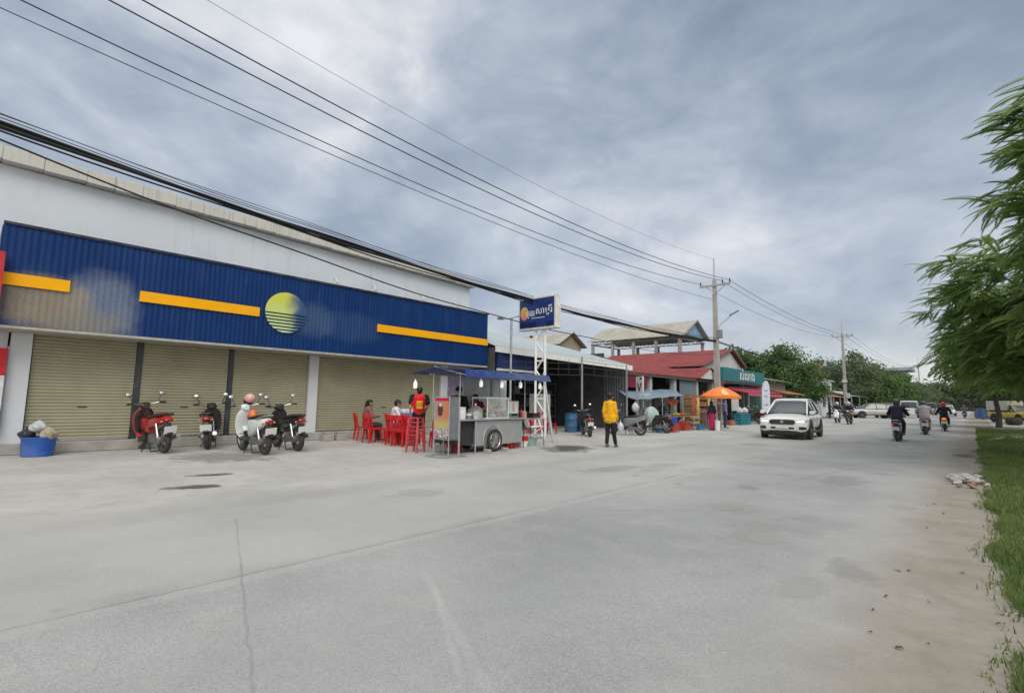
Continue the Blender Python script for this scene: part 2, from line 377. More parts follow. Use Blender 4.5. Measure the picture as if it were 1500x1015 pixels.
    MB().ell((-.855, 0, .70), .035, .085, .045).build('tail_light', tail, t, True)
    for s in (1, -1): MB().ell((-.82, s * .115, .675), .03, .03, .022).build('turn_signal', AMBER, t, True)
    MB().prism([(-.70, .62), (-.84, .64), (-.93, .42), (-.89, .38), (-.80, .50)], -.055, .055).build('rear_fender', BLACK, t, bevel=.008)
    if plate:
        pm = Matrix.Rotation(R(-22), 3, 'Y'); MB().box((-.935, 0, .50), (.008, .23, .16), 0, pm).build('number_plate', WHITEP, t, bevel=.003)
    e = MB(); e.cyl((-.18, -.10, .29), (-.18, .12, .29), .10, n=16); e.box((-.38, .09, .29), (.46, .09, .13)); e.cyl((-.60, .03, .285), (-.60, .13, .285), .09, n=16)
    e.box((-.05, 0, .30), (.2, .1, .1)); e.build('engine', ALU, t, True, bevel=.012)
    MB().tube([(.0, -.07, .27), (-.15, -.12, .20), (-.35, -.15, .23), (-.45, -.155, .27), (-.88, -.165, .37)], [.018, .018, .02, .05, .048], 12).build('exhaust', BLACK if kind == 'scooter' else STEEL, t, True)
    for s in (.12, -.12): MB().tube([(-.62, s, .33), (-.50, s * .9, .62)], .024).build('shock_absorber', STEEL, t, True)
    s = MB(); s.tube([(.02, .08, .24), (-.02, .22, .02)], .013); s.tube([(-.1, .1, .2), (-.25, .13, .03), (-.25, -.13, .03), (-.1, -.1, .2)], .013); s.build('kickstand', BLACK, t, True)
    return t

def car(name, label, cat, loc, rz, col, st, gh, dims, roof=None, group=None, rails=False, lit=False, pill=(), far=False, rearface=True):
    """st: lower body stations (x, half width, z0, z1); gh: glass house stations (x, half base, half top, z base, z top)"""
    t = thing(name, label, cat, loc, rz, group); L2, wb, Rw, W = dims
    MB().loft([rr(x, 0, (a + b) / 2, w, (b - a) / 2, 28, 3.3) for x, w, a, b in st]).build('body', col, t, True)
    def ring(x, hb, ht, z0, z1): return [(x, -hb, z0), (x, -hb * .6, z0 - .01), (x, hb * .6, z0 - .01), (x, hb, z0), (x, hb * .4 + ht * .6, z0 * .4 + z1 * .6), (x, ht * 1.03, z1 - .06), (x, ht * .94, z1 - .01), (x, ht * .6, z1 + .015), (x, -ht * .6, z1 + .015), (x, -ht * .94, z1 - .01), (x, -ht * 1.03, z1 - .06), (x, -hb * .4 - ht * .6, z0 * .4 + z1 * .6)]
    MB().loft([ring(*g) for g in gh]).build('window', DGLASS, t, True)
    tops = [g for g in gh if g[4] > max(q[4] for q in gh) - .14]
    m = MB(); m.loft([rr(x, 0, z1 - .005, ht * 1.06, .04, 20, 3.5) for x, hb, ht, z0, z1 in tops]); m.build('roof', col, t, True)
    for s in (1, -1):
        f0, f1, r1, r0 = gh[0], tops[0], tops[-1], gh[-1]
        for a, b in ((f0, f1), (r0, r1)): MB().tube([(a[0], s * a[1] * .985, a[3]), ((a[0] + b[0]) / 2, s * (a[1] * .45 + b[2] * .56), (a[3] + b[4]) / 2), (b[0], s * b[2] * 1.02, b[4] - .03)], .038).build('pillar', col, t, True)
        for px in pill: MB().tube([(px, s * f1[1] * 1.0, f1[3]), (px, s * (f1[1] * .4 + f1[2] * .61), f1[3] * .4 + f1[4] * .6), (px, s * f1[2] * 1.02, f1[4] - .03)], .034).build('pillar', BLACK, t, True)
        for x in wb:
            MB().cyl((x, s * (W - .15), Rw + .03), (x, s * (W + .012), Rw + .03), Rw * 1.2, n=32).build('wheel_arch', BLACK, t, True)
            add_wheel(t, x, Rw, s * (W - .09), .22, 5, M('alloy_wheel', (.3, .3, .31), .35, .6))
        if not far:
            mo = MB().loft([rr(gh[0][0] - .14, s * (gh[0][1] + .17), gh[0][3] + .09, .09, .055, 12, 3), rr(gh[0][0] - .05, s * (gh[0][1] + .18), gh[0][3] + .09, .12, .075, 12, 3), rr(gh[0][0] + .05, s * (gh[0][1] + .17), gh[0][3] + .08, .08, .05, 12, 3)]).build('wing_mirror', col, t, True)
            MB().box((gh[0][0] - .05, s * (gh[0][1] + .06), gh[0][3] + .05), (.06, .14, .04)).build('mirror_arm', BLACK, mo, bevel=.01)
        if rails: MB().tube([(tops[0][0] - .1, s * tops[0][2] * .95, tops[0][4] + .03), (tops[0][0] - .25, s * tops[0][2] * .95, tops[0][4] + .075), (tops[-1][0] + .3, s * tops[-1][2] * .95, tops[-1][4] + .075), (tops[-1][0] + .1, s * tops[-1][2] * .95, tops[-1][4] + .03)], .016).build('roof_rail', STEEL, t, True)
        if not far:
            for dx, dl in ((.42, .16), (-.62, .16)): MB().tube([(dx - .1, s * (W + .008), .98), (dx + .1, s * (W + .008), .98)], .014).build('door_handle', col, t, True)
            MB().box((0, s * (W - .01), .30), (wb[0] - wb[1] - .9, .05, .12)).build('side_skirt', BLACK, t, bevel=.01)
    return t
# ------------------------------------------------------------------ camera, sky, light
cam = bpy.data.cameras.new('camera'); co = bpy.data.objects.new('camera', cam); COL.objects.link(co); SC.camera = co
f, H = 733., 1.36
roll = math.atan(.015); pit = math.atan(79.5 * math.cos(roll) / f); yaw = R(42.57)
F = Vector((-math.sin(yaw) * math.cos(pit), math.cos(yaw) * math.cos(pit), math.sin(pit)))
Rv = Vector((math.cos(yaw), math.sin(yaw), 0)); Uv = Rv.cross(F)
cx_, cy_ = Rv * math.cos(roll) + Uv * math.sin(roll), Uv * math.cos(roll) - Rv * math.sin(roll)
co.matrix_world = Matrix(((cx_.x, cy_.x, -F.x, 0), (cx_.y, cy_.y, -F.y, 0), (cx_.z, cy_.z, -F.z, H), (0, 0, 0, 1)))
cam.sensor_width = 36; cam.lens = f / 1500 * 36; cam.clip_end = 3000; cam.clip_start = .05
SC.view_settings.view_transform = 'Standard'; SC.view_settings.look = 'None'; SC.view_settings.exposure = .34; SC.view_settings.gamma = 1
SC.cycles.max_bounces = 10; SC.cycles.diffuse_bounces = 7; SC.cycles.transparent_max_bounces = 12
SUN_EL, SUN_AZ = R(44), R(128)
sun = bpy.data.lights.new('sun', 'SUN'); sun.energy = 1.5; sun.angle = R(40); sun.color = (1, .96, .9)
so_ = bpy.data.objects.new('sun', sun); COL.objects.link(so_)
sd = Vector((math.sin(SUN_AZ) * math.cos(SUN_EL), math.cos(SUN_AZ) * math.cos(SUN_EL), math.sin(SUN_EL)))
so_.rotation_euler = (-sd).to_track_quat('-Z', 'Y').to_euler()
w = bpy.data.worlds.new('World'); SC.world = w; w.use_nodes = True
nt = w.node_tree; N, L = nt.nodes, nt.links; bg = N['Background']; bg.inputs['Strength'].default_value = .1
sky = N.new('ShaderNodeTexSky'); sky.sky_type = 'NISHITA'; sky.sun_disc = False; sky.sun_elevation = SUN_EL; sky.sun_rotation = SUN_AZ
g = N.new('ShaderNodeTexCoord').outputs['Generated']
sx = N.new('ShaderNodeSeparateXYZ'); L.new(g, sx.inputs[0])
zc = mth(N, L, 'ADD', mth(N, L, 'MAXIMUM', sx.outputs[2], 0.0), .26)
cv = N.new('ShaderNodeCombineXYZ'); L.new(mth(N, L, 'DIVIDE', sx.outputs[0], zc), cv.inputs[0]); L.new(mth(N, L, 'DIVIDE', sx.outputs[1], zc), cv.inputs[1])
mp = N.new('ShaderNodeMapping'); mp.inputs['Location'].default_value = (31.7, 9.2, 0); mp.inputs['Rotation'].default_value = (0, 0, R(-20)); mp.inputs['Scale'].default_value = (2.2, 2.2, 4.0)
L.new(g, mp.inputs[0])
na = noise(N, L, .60, 3, .5, mp.outputs[0], .3); nb = noise(N, L, 1.6, 10, .55, mp.outputs[0], .35); nd = noise(N, L, 4.0, 8, .6, mp.outputs[0], .5)
d = mth(N, L, 'ADD', mth(N, L, 'MULTIPLY', na.outputs['Fac'], .50), mth(N, L, 'ADD', mth(N, L, 'MULTIPLY', nb.outputs['Fac'], .36), mth(N, L, 'MULTIPLY', nd.outputs['Fac'], .14)))
cr = N.new('ShaderNodeValToRGB'); L.new(maprange(N, L, d, .375, .665), cr.inputs[0])
e = cr.color_ramp.elements; e[0].position = 0; e[0].color = (.20, .245, .32, 1); e[1].position = 1; e[1].color = (.70, .71, .735, 1)
for p, c in ((.20, (.255, .305, .385)), (.42, (.335, .385, .46)), (.58, (.415, .46, .525)), (.72, (.50, .535, .59)), (.85, (.60, .62, .655))):
    q = e.new(p); q.color = (*c, 1)
hz = maprange(N, L, sx.outputs[2], .01, .20, 1, 0, True)
cl = mixc(N, L, mth(N, L, 'MULTIPLY', hz, maprange(N, L, d, .42, .58, .40, .85)), cr.outputs[0], (.72, .715, .67))
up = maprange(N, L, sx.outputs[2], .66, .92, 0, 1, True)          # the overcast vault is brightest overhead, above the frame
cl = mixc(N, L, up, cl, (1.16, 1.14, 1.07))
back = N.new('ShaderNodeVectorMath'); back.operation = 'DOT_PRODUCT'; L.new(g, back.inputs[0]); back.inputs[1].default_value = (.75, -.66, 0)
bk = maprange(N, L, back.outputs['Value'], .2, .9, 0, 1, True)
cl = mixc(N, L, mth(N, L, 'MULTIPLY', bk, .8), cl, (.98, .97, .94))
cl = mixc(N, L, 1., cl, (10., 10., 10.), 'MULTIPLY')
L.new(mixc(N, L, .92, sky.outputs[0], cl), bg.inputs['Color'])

# ------------------------------------------------------------------ ground
def worldmat(name): m, nt, N, L, b = nodes_of(name); return m, N, L, b, N.new('ShaderNodeTexCoord').outputs['Object']
def segmask(N, L, px, py, a, b, w):
    """soft line from a to b on the ground, wobbled coordinates px, py"""
    dx, dy = b[0] - a[0], b[1] - a[1]; ln = math.hypot(dx, dy); ux, uy = dx / ln, dy / ln
    qx = mth(N, L, 'SUBTRACT', px, a[0]); qy = mth(N, L, 'SUBTRACT', py, a[1])
    across = mth(N, L, 'ABSOLUTE', mth(N, L, 'ADD', mth(N, L, 'MULTIPLY', qx, -uy), mth(N, L, 'MULTIPLY', qy, ux)))
    along = mth(N, L, 'ADD', mth(N, L, 'MULTIPLY', qx, ux), mth(N, L, 'MULTIPLY', qy, uy))
    m1 = maprange(N, L, across, w * .3, w, 1, 0, True)
    m2 = mth(N, L, 'MULTIPLY', maprange(N, L, along, -.05, .1, 0, 1), maprange(N, L, along, ln - .1, ln + .05, 1, 0))
    return mth(N, L, 'MULTIPLY', m1, m2)
def dustcolor(N, L, tc, sand):
    n1 = noise(N, L, .55, 6, .6, tc); n2 = noise(N, L, 3.2, 6, .65, tc); n3 = noise(N, L, 40, 3, .6, tc)
    c = mixc(N, L, maprange(N, L, n1.outputs['Fac'], .32, .68), (.355, .354, .337), (.475, .473, .452))
    c = mixc(N, L, maprange(N, L, n2.outputs['Fac'], .48, .72, 0, .5), c, (.30, .285, .25))
    c = mixc(N, L, sand, c, mixc(N, L, maprange(N, L, n2.outputs['Fac'], .3, .7), (.215, .185, .15), (.30, .27, .225)))
    return mixc(N, L, maprange(N, L, n3.outputs['Fac'], .3, .7, .0, .16), c, (.2, .18, .16)), n1, n2, n3
m, N, L, b, tc = worldmat('dusty_ground'); sp = N.new('ShaderNodeSeparateXYZ'); L.new(tc, sp.inputs[0])
sand = maprange(N, L, mth(N, L, 'ADD', sp.outputs[0], mth(N, L, 'MULTIPLY', mth(N, L, 'SUBTRACT', noise(N, L, 1.2, 4, .6, tc).outputs['Fac'], .5), .9)), -1.3, -.25, 0, .9, True)
c, n1, n2, n3 = dustcolor(N, L, tc, sand)
vor = N.new('ShaderNodeTexVoronoi'); vor.inputs['Scale'].default_value = 7; L.new(tc, vor.inputs['Vector'])
c = mixc(N, L, maprange(N, L, vor.outputs['Distance'], .03, .07, .5, 0), c, (.16, .13, .10))
L.new(c, b.inputs['Base Color']); b.inputs['Roughness'].default_value = .95; b.inputs['Specular IOR Level'].default_value = .2
bump(N, L, b, mth(N, L, 'ADD', n2.outputs['Fac'], mth(N, L, 'MULTIPLY', n3.outputs['Fac'], .4)), .5, .02)
gm = m
tag(MB().add([(-700, -300, 0), (700, -300, 0), (700, 1500, 0), (-700, 1500, 0)], [(0, 1, 2, 3)]).build('ground', gm), kind='structure')

m, N, L, b, tc = worldmat('worn_asphalt'); sp = N.new('ShaderNodeSeparateXYZ'); L.new(tc, sp.inputs[0])
wob = noise(N, L, .8, 6, .65, tc); wob2 = noise(N, L, 5, 4, .6, tc)
X = mth(N, L, 'ADD', sp.outputs[0], mth(N, L, 'MULTIPLY', mth(N, L, 'SUBTRACT', wob.outputs['Fac'], .5), .9)); Y = sp.outputs[1]
Xc = mth(N, L, 'ADD', sp.outputs[0], mth(N, L, 'MULTIPLY', mth(N, L, 'SUBTRACT', wob2.outputs['Fac'], .5), .05)); Yc = mth(N, L, 'ADD', Y, mth(N, L, 'MULTIPLY', mth(N, L, 'SUBTRACT', wob2.outputs['Fac'], .5), .05))
grit = noise(N, L, 95, 2, .7, tc); grit2 = noise(N, L, 28, 4, .7, tc); blot = noise(N, L, .33, 5, .6, tc)
c = mixc(N, L, maprange(N, L, blot.outputs['Fac'], .38, .62), (.265, .272, .275), (.38, .382, .38))
c = mixc(N, L, maprange(N, L, grit.outputs['Fac'], .36, .56, .45, 0), c, (.17, .172, .172)); c = mixc(N, L, maprange(N, L, grit.outputs['Fac'], .58, .72, 0, .35), c, (.54, .53, .51))
c = mixc(N, L, maprange(N, L, grit2.outputs['Fac'], .55, .75, 0, .45), c, (.47, .46, .44))
dust, d1, d2, d3 = dustcolor(N, L, tc, maprange(N, L, mth(N, L, 'ADD', sp.outputs[0], mth(N, L, 'MULTIPLY', mth(N, L, 'SUBTRACT', noise(N, L, 1.2, 4, .6, tc).outputs['Fac'], .5), .9)), -1.3, -.25, 0, .9, True))
lane = maprange(N, L, X, -4.45, -4.05, 1, 0, True)                   # the older concrete lane beyond the joint
conc = mixc(N, L, maprange(N, L, blot.outputs['Fac'], .35, .65), (.355, .352, .338), (.435, .43, .412))
conc = mixc(N, L, maprange(N, L, grit2.outputs['Fac'], .45, .75, 0, .35), conc, (.28, .275, .26))
c = mixc(N, L, mth(N, L, 'MULTIPLY', lane, .62), c, conc)
eL = maprange(N, L, X, -7.9, -6.7, 1, 0, True); eR = maprange(N, L, X, -1.5, -.35, 0, 1, True)
track = mth(N, L, 'MULTIPLY', maprange(N, L, mth(N, L, 'ABSOLUTE', mth(N, L, 'ADD', X, 2.6)), .1, 1.1, 1, 0, True), .35)
c = mixc(N, L, track, c, (.25, .262, .265))
dk = mth(N, L, 'MULTIPLY', maprange(N, L, mth(N, L, 'ABSOLUTE', mth(N, L, 'ADD', X, 7.05)), .05, .55, 1, 0, True), .30)
c = mixc(N, L, dk, c, (.27, .265, .25))
df = mth(N, L, 'MULTIPLY', mth(N, L, 'MAXIMUM', eL, eR), maprange(N, L, d2.outputs['Fac'], .2, .6, .7, 1))
df = mth(N, L, 'MAXIMUM', df, mth(N, L, 'MAXIMUM', maprange(N, L, sp.outputs[0], -.75, -.45, 0, 1, True), maprange(N, L, sp.outputs[0], -7.8, -7.4, 1, 0, True)))
c = mixc(N, L, df, c, dust)
sand2 = maprange(N, L, noise(N, L, 1.5, 6, .7, tc).outputs['Fac'], .5, .7, 0, .35); c = mixc(N, L, sand2, c, (.41, .395, .36))
for a, q, wd, col, k in (((-4.2, -8), (-4.2, 90), .018, (.14, .14, .135), .4), ((-4.1, -8), (-4.1, 90), .10, (.48, .465, .43), .2), ((-6.2, 2.2), (-2.2, .92), .014, (.15, .15, .15), .38),
                         ((-3.5, 5.6), (-2.2, 7.0), .018, (.14, .14, .145), .5), ((-3.3, 2.6), (-1.4, 1.6), .045, (.45, .445, .43), .22), ((-2.6, 9.5), (-1.7, 15.5), .035, (.15, .15, .15), .4), ((-3.0, 2.45), (-1.9, 1.75), .03, (.46, .45, .44), .25)):
    c = mixc(N, L, mth(N, L, 'MULTIPLY', segmask(N, L, Xc, Yc, a, q, wd), maprange(N, L, wob.outputs['Fac'], .35, .5, k * .35, k)), c, col)
spots = N.new('ShaderNodeTexVoronoi'); spots.inputs['Scale'].default_value = .9; L.new(tc, spots.inputs['Vector'])
c = mixc(N, L, maprange(N, L, mth(N, L, 'ADD', spots.outputs['Distance'], mth(N, L, 'MULTIPLY', wob2.outputs['Fac'], .06)), .07, .11, .55, 0), c, (.17, .17, .17))
L.new(c, b.inputs['Base Color']); b.inputs['Roughness'].default_value = .88; b.inputs['Specular IOR Level'].default_value = .3
bump(N, L, b, mth(N, L, 'ADD', grit.outputs['Fac'], grit2.outputs['Fac']), .45, .012)
rd = MB(); ys = [-40] + [-12 + 1.0 * k for k in range(60)] + [50 + 5 * k for k in range(50)] + [310, 420, 600]; vs = []; random.seed(3)
for y in ys: vs += [(-8.1 + random.uniform(-.15, .15), y, .004), (.45, y, .004)]
rd.add(vs, [(2 * i, 2 * i + 1, 2 * i + 3, 2 * i + 2) for i in range(len(ys) - 1)])
tag(rd.build('road', m), kind='structure')
def blob(n, rx, ry, seed, rz=0, k=.25):
    rnd = random.Random(seed); ph = [rnd.uniform(0, 6.28) for _ in range(4)]; out = []
    for i in range(n):
        a = 6.2832 * i / n; r = 1 + k * sum(math.sin((j + 2) * a + ph[j]) / (j + 1.3) for j in range(4)); x, y = rx * r * math.cos(a), ry * r * math.sin(a)
        out.append((x * math.cos(rz) - y * math.sin(rz), x * math.sin(rz) + y * math.cos(rz)))
    return out
def decal(name, x, y, z, rx, ry, rz, seed, mat, **kw):
    p = blob(40, rx, ry, seed, 0, .12); o = MB().add([(a, q, 0) for a, q in p], [tuple(range(40))]).build(name, mat, loc=(x, y, z), rot=(0, 0, rz)); return tag(o, **kw)
def stainmat(name, col, rough, k, seed):
    """a stain that thins out raggedly towards its rim"""
    m, N, L, b, tc = worldmat(name); gn = N['Texture Coordinate'].outputs['Generated']; mp = N.new('ShaderNodeMapping'); mp.inputs['Location'].default_value = (-1, -1, 0); mp.inputs['Scale'].default_value = (2, 2, 0); L.new(gn, mp.inputs[0])
    ln = N.new('ShaderNodeVectorMath'); ln.operation = 'LENGTH'; L.new(mp.outputs[0], ln.inputs[0]); of = N.new('ShaderNodeMapping'); of.inputs['Location'].default_value = (seed, seed * 2, 0); L.new(tc, of.inputs[0])
    n1 = noise(N, L, 2.6, 7, .7, of.outputs[0]); a = mth(N, L, 'ADD', ln.outputs['Value'], mth(N, L, 'MULTIPLY', mth(N, L, 'SUBTRACT', n1.outputs['Fac'], .5), 2.4))
    L.new(maprange(N, L, a, .35, .85, k, 0, True), b.inputs['Alpha']); n2 = noise(N, L, 9, 5, .6, tc); L.new(mixc(N, L, n2.outputs['Fac'], tuple(q * .75 for q in col), tuple(q * 1.25 for q in col)), b.inputs['Base Color']); b.inputs['Roughness'].default_value = rough; return m
wetA = stainmat('wet_ground', (.12, .105, .09), .35, .85, 1); dampA = stainmat('damp_dust', (.24, .225, .195), .7, .8, 5); oilA = stainmat('oil_stain', (.17, .168, .165), .7, .5, 9); dustA = stainmat('pale_dust', (.43, .42, .39), .95, .28, 13); tarA = stainmat('dark_wear', (.25, .252, .252), .85, .22, 17)
decal('water', -8.85, 12.05, .010, .9, 1.6, R(28), 3, dampA, kind='structure'); decal('water', -8.8, 12.2, .014, .55, 1.25, R(28), 4, wetA, kind='structure')
decal('water', -8.68, 2.45, .014, .55, .22, R(60), 6, wetA, kind='structure'); decal('water', -9.83, 3.02, .014, .42, .17, R(70), 8, wetA, kind='structure'); decal('water', -12.5, 4.0, .014, 1.6, 1.1, .4, 9, stainmat('grey_damp', (.27, .26, .24), .85, .5, 21), kind='structure')
rnd = random.Random(12)
for k in range(20):
    x = rnd.choice((-6.2, -3.3, -2.0, -1.2, -5.2)) + rnd.uniform(-.5, .5); y = 3.5 + 24 * rnd.random() ** 1.5; s_ = rnd.uniform(.12, .55); mm = rnd.choice((tarA, dustA, dustA))
    decal('road_stain', x, y, .008 + .0004 * k, s_, s_ * rnd.uniform(1.2, 4), rnd.uniform(-.2, .2), 40 + k, mm, kind='structure')
# verge: grass and a paved forecourt
grm = leafmat('grass_blades', (.075, .145, .035), (.22, .27, .09), .9, .3)
soil = M('verge_soil', (.10, .13, .04), .95, var=.4, scale=3, bmp=.5)
vg = MB(); ys = [1.0 + .35 * k for k in range(120)]; vs = []; random.seed(5)
def gedge(y): return .13 + .05 * math.sin(y * 1.7) + .04 * math.sin(y * 4.3 + 1) + (.0 if y < 25 else -.0)
for y in ys: vs += [(gedge(y), y, .01), (4.2, y, .012)]
vg.add(vs, [(2 * i, 2 * i + 1, 2 * i + 3, 2 * i + 2) for i in range(len(ys) - 1)]); tag(vg.build('verge', soil), kind='structure')
rng = np.random.default_rng(4)
def blades(n, x0, x1, y0, y1, h0, h1, wd):
    # denser close to the verge edge, ragged there
    x = x0 + (x1 - x0) * rng.random(n) ** 1.4; y = y0 + (y1 - y0) * rng.random(n); edge = .13 + .05 * np.sin(y * 1.7) + .04 * np.sin(y * 4.3 + 1) - .06 * rng.random(n) ** 3
    x = x + edge; a = rng.random(n) * 6.283; h = h0 + (h1 - h0) * rng.random(n); tl = rng.random(n) * .7; ta = rng.random(n) * 6.283
    dx, dy = np.cos(a) * wd, np.sin(a) * wd
    p0 = np.stack([x - dx, y - dy, np.full(n, .008)], 1); p1 = np.stack([x + dx, y + dy, np.full(n, .008)], 1)
    p2 = np.stack([x + np.cos(ta) * tl * h, y + np.sin(ta) * tl * h, h], 1)
    return np.concatenate([p0, p1, p2], 1).reshape(-1, 3)
V = np.concatenate([blades(52000, 0, 1.7, 2.2, 9, .02, .085, .005), blades(40000, 0, 2.6, 9, 20, .03, .11, .009), blades(22000, 0, 2.8, 20, 44, .05, .16, .018), blades(2500, -.12, .25, 3, 22, .02, .07, .006)])
def trimesh(name, V, k, mat, parent=None, mats=None):
    me = bpy.data.meshes.new(name); n = len(V) // k; me.vertices.add(len(V)); me.vertices.foreach_set('co', V.ravel()); me.loops.add(len(V)); me.loops.foreach_set('vertex_index', np.arange(len(V)))
    me.polygons.add(n); me.polygons.foreach_set('loop_start', np.arange(n) * k); me.polygons.foreach_set('loop_total', np.full(n, k)); me.update(); me.validate()
    me.materials.append(mat); o = bpy.data.objects.new(name, me); COL.objects.link(o); o.parent = parent; return o
tag(trimesh('grass', V, 3, grm), 'short green grass along the right verge', kind='stuff')
pv = MB().bx(1.25, 9, 31.5, 37.5, .0, .06); tag(pv.build('path', CONC, bevel=.02), kind='structure')
pv = MB().bx(.9, 12, 43, 75, .0, .03); tag(pv.build('pavement', CONC, bevel=.01), kind='structure')
# ------------------------------------------------------------------ the long shop with the blue fascia
def wallmat(name, col, streak=.35, seed=0, fine=1):
    """painted render, with rain streaks that run down the wall"""
    if name in MATS: return MATS[name]
    m, N, L, b, tc = worldmat(name); mp = N.new('ShaderNodeMapping'); mp.inputs['Scale'].default_value = (1.6, 1.6, .16); mp.inputs['Location'].default_value = (seed, seed, 0); L.new(tc, mp.inputs[0])
    n1 = noise(N, L, 2.2 * fine, 6, .7, mp.outputs[0]); n2 = noise(N, L, .6, 5, .6, tc); n3 = noise(N, L, 30, 3, .6, tc)
    c = mixc(N, L, maprange(N, L, n2.outputs['Fac'], .3, .7), tuple(q * .93 for q in col), tuple(min(q * 1.05, .86) for q in col))
    c = mixc(N, L, maprange(N, L, n1.outputs['Fac'], .52, .75, 0, streak), c, tuple(q * .55 for q in col))
    L.new(c, b.inputs['Base Color']); b.inputs['Roughness'].default_value = .8; bump(N, L, b, n3.outputs['Fac'], .15, .01); MATS[name] = m; return m
WALLW = wallmat('white_wall', (.62, .66, .70), .3)
CORN = wallmat('weathered_cornice', (.52, .51, .46), 1.0, 3, 4)
shop = thing('shop_building', 'long white shop with a blue corrugated fascia and closed roller shutters', 'building')
MB().prism([(-6, 2.75), (14.65, 2.75), (14.65, 6.25), (-6, 6.715)], -30, -16.04, 'x').build('wall', WALLW, shop)
b_ = MB(); b_.bx(-30, -16.6, -6, -5.7, 0, 2.75); b_.bx(-30, -16.6, 14.35, 14.65, 0, 2.75); b_.bx(-17.0, -16.6, -6, 14.65, 0, 2.75); b_.build('back_wall', M('dark_render', (.12, .12, .115), .9), shop)
cn = MB(); random.seed(2); y = -6.0
while y < 14.75:
    l = min(random.uniform(.35, .8), 14.78 - y) ; cn.bx(-16.55, -15.76 + random.uniform(-.012, .012), y, y + l - .004, 6.26 + (14.6 - y) * .0226 + random.uniform(-.006, .006), 6.56 + (14.6 - y) * .0226 + random.uniform(-.02, .03)); y += l
cn.build('cornice', CORN, shop, bevel=.012)
# fascia: blue corrugated sheet with faded, dusty patches where lettering has been taken off
m, N, L, b, tc = worldmat('blue_fascia'); sp = N.new('ShaderNodeSeparateXYZ'); L.new(tc, sp.inputs[0])
n1 = noise(N, L, 1.3, 5, .6, tc); n2 = noise(N, L, 55, 2, .8, tc); n3 = noise(N, L, 2.5, 4, .6, tc)
c = mixc(N, L, maprange(N, L, n1.outputs['Fac'], .3, .7), (.0012, .025, .115), (.003, .034, .145))
mps = N.new('ShaderNodeMapping'); mps.inputs['Scale'].default_value = (3, 3, .25); L.new(tc, mps.inputs[0]); ns = noise(N, L, 2.5, 5, .65, mps.outputs[0])
c = mixc(N, L, maprange(N, L, ns.outputs['Fac'], .52, .75, 0, .16), c, (.10, .14, .20))
def patch(y0, z0, ry, rz, k):
    q = mth(N, L, 'ADD', mth(N, L, 'POWER', mth(N, L, 'ABSOLUTE', mth(N, L, 'DIVIDE', mth(N, L, 'SUBTRACT', sp.outputs[1], y0), ry)), 2.4), mth(N, L, 'POWER', mth(N, L, 'ABSOLUTE', mth(N, L, 'DIVIDE', mth(N, L, 'SUBTRACT', sp.outputs[2], z0), rz)), 2.4))
    q = mth(N, L, 'ADD', q, mth(N, L, 'MULTIPLY', mth(N, L, 'SUBTRACT', n3.outputs['Fac'], .5), 1.5))
    return mth(N, L, 'MULTIPLY', maprange(N, L, q, .0, 1.5, 1, 0, True), k * 1.25)
sp2 = maprange(N, L, n2.outputs['Fac'], .35, .65, .45, 1)
c = mixc(N, L, mth(N, L, 'MULTIPLY', patch(2.05, 3.4, .72, .85, .75), sp2), c, (.20, .235, .30))
c = mixc(N, L, mth(N, L, 'MULTIPLY', patch(1.05, 3.35, .85, .62, .80), sp2), c, (.33, .27, .17))
c = mixc(N, L, mth(N, L, 'MULTIPLY', patch(1.75, 2.95, .75, .38, .75), sp2), c, (.22, .21, .17))
c = mixc(N, L, mth(N, L, 'MULTIPLY', patch(7.1, 3.75, .75, .55, .45), sp2), c, (.10, .16, .26))
c = mixc(N, L, mth(N, L, 'MULTIPLY', patch(8.5, 3.7, 1.2, .5, .30), sp2), c, (.07, .12, .24))
L.new(c, b.inputs['Base Color']); b.inputs['Roughness'].default_value = .42; b.inputs['Specular IOR Level'].default_value = .22; BLUEF = m
fa = MB().corr([(-15, .28, 2.80), (-15, 14.78, 2.80), (-15, 14.78, 4.96), (-15, .28, 4.96)], 120, .007).build('fascia', BLUEF, shop)
YEL = M('yellow_stripe', (.93, .43, .004), .6, var=.05, spec=.15, scale=2, dirt=.1)
for y0, y1 in ((.30, 1.42), (2.72, 5.54), (9.42, 14.76)): MB().bx(-14.972, -14.945, y0, y1, 3.655, 3.915).build('stripe', YEL, fa)
m, N, L, b, tc = worldmat('yellow_green_disc'); sp = N.new('ShaderNodeSeparateXYZ'); L.new(tc, sp.inputs[0]); n2 = noise(N, L, 50, 2, .8, tc); n3 = noise(N, L, 3, 4, .6, tc)
c = mixc(N, L, maprange(N, L, sp.outputs[2], 3.3, 4.3), (.55, .70, .42), (.60, .62, .06))
fd = mth(N, L, 'ADD', sp.outputs[1], mth(N, L, 'MULTIPLY', mth(N, L, 'SUBTRACT', n3.outputs['Fac'], .5), .5))
fd = maprange(N, L, mth(N, L, 'ADD', fd, mth(N, L, 'MULTIPLY', mth(N, L, 'SUBTRACT', n2.outputs['Fac'], .5), .25)), 6.2, 6.75, 0, 1, True)
c = mixc(N, L, fd, c, (.035, .085, .21)); L.new(c, b.inputs['Base Color']); b.inputs['Roughness'].default_value = .45
dm = MB(); cy, cz, r = 6.30, 3.87, .605
def disc(z0, z1):
    p = [(cy + math.sqrt(max(r * r - (z - cz) ** 2, 0)) * 1, z) for z in np.linspace(z0, z1, 24)] + [(cy - math.sqrt(max(r * r - (z - cz) ** 2, 0)), z) for z in np.linspace(z1, z0, 24)]
    dm.prism(p, -14.972, -14.94, 'x')
disc(3.84, cz + r - .001)
for k in range(6): disc(3.80 - k * .095 - .055, 3.80 - k * .095)
dm.build('emblem', m, fa)
MB().bx(-15.10, -14.955, .26, 14.80, 4.962, 5.02).build('edge_flashing', M('dark_blue_flashing', (.010, .016, .045), .5, dirt=.3), shop)
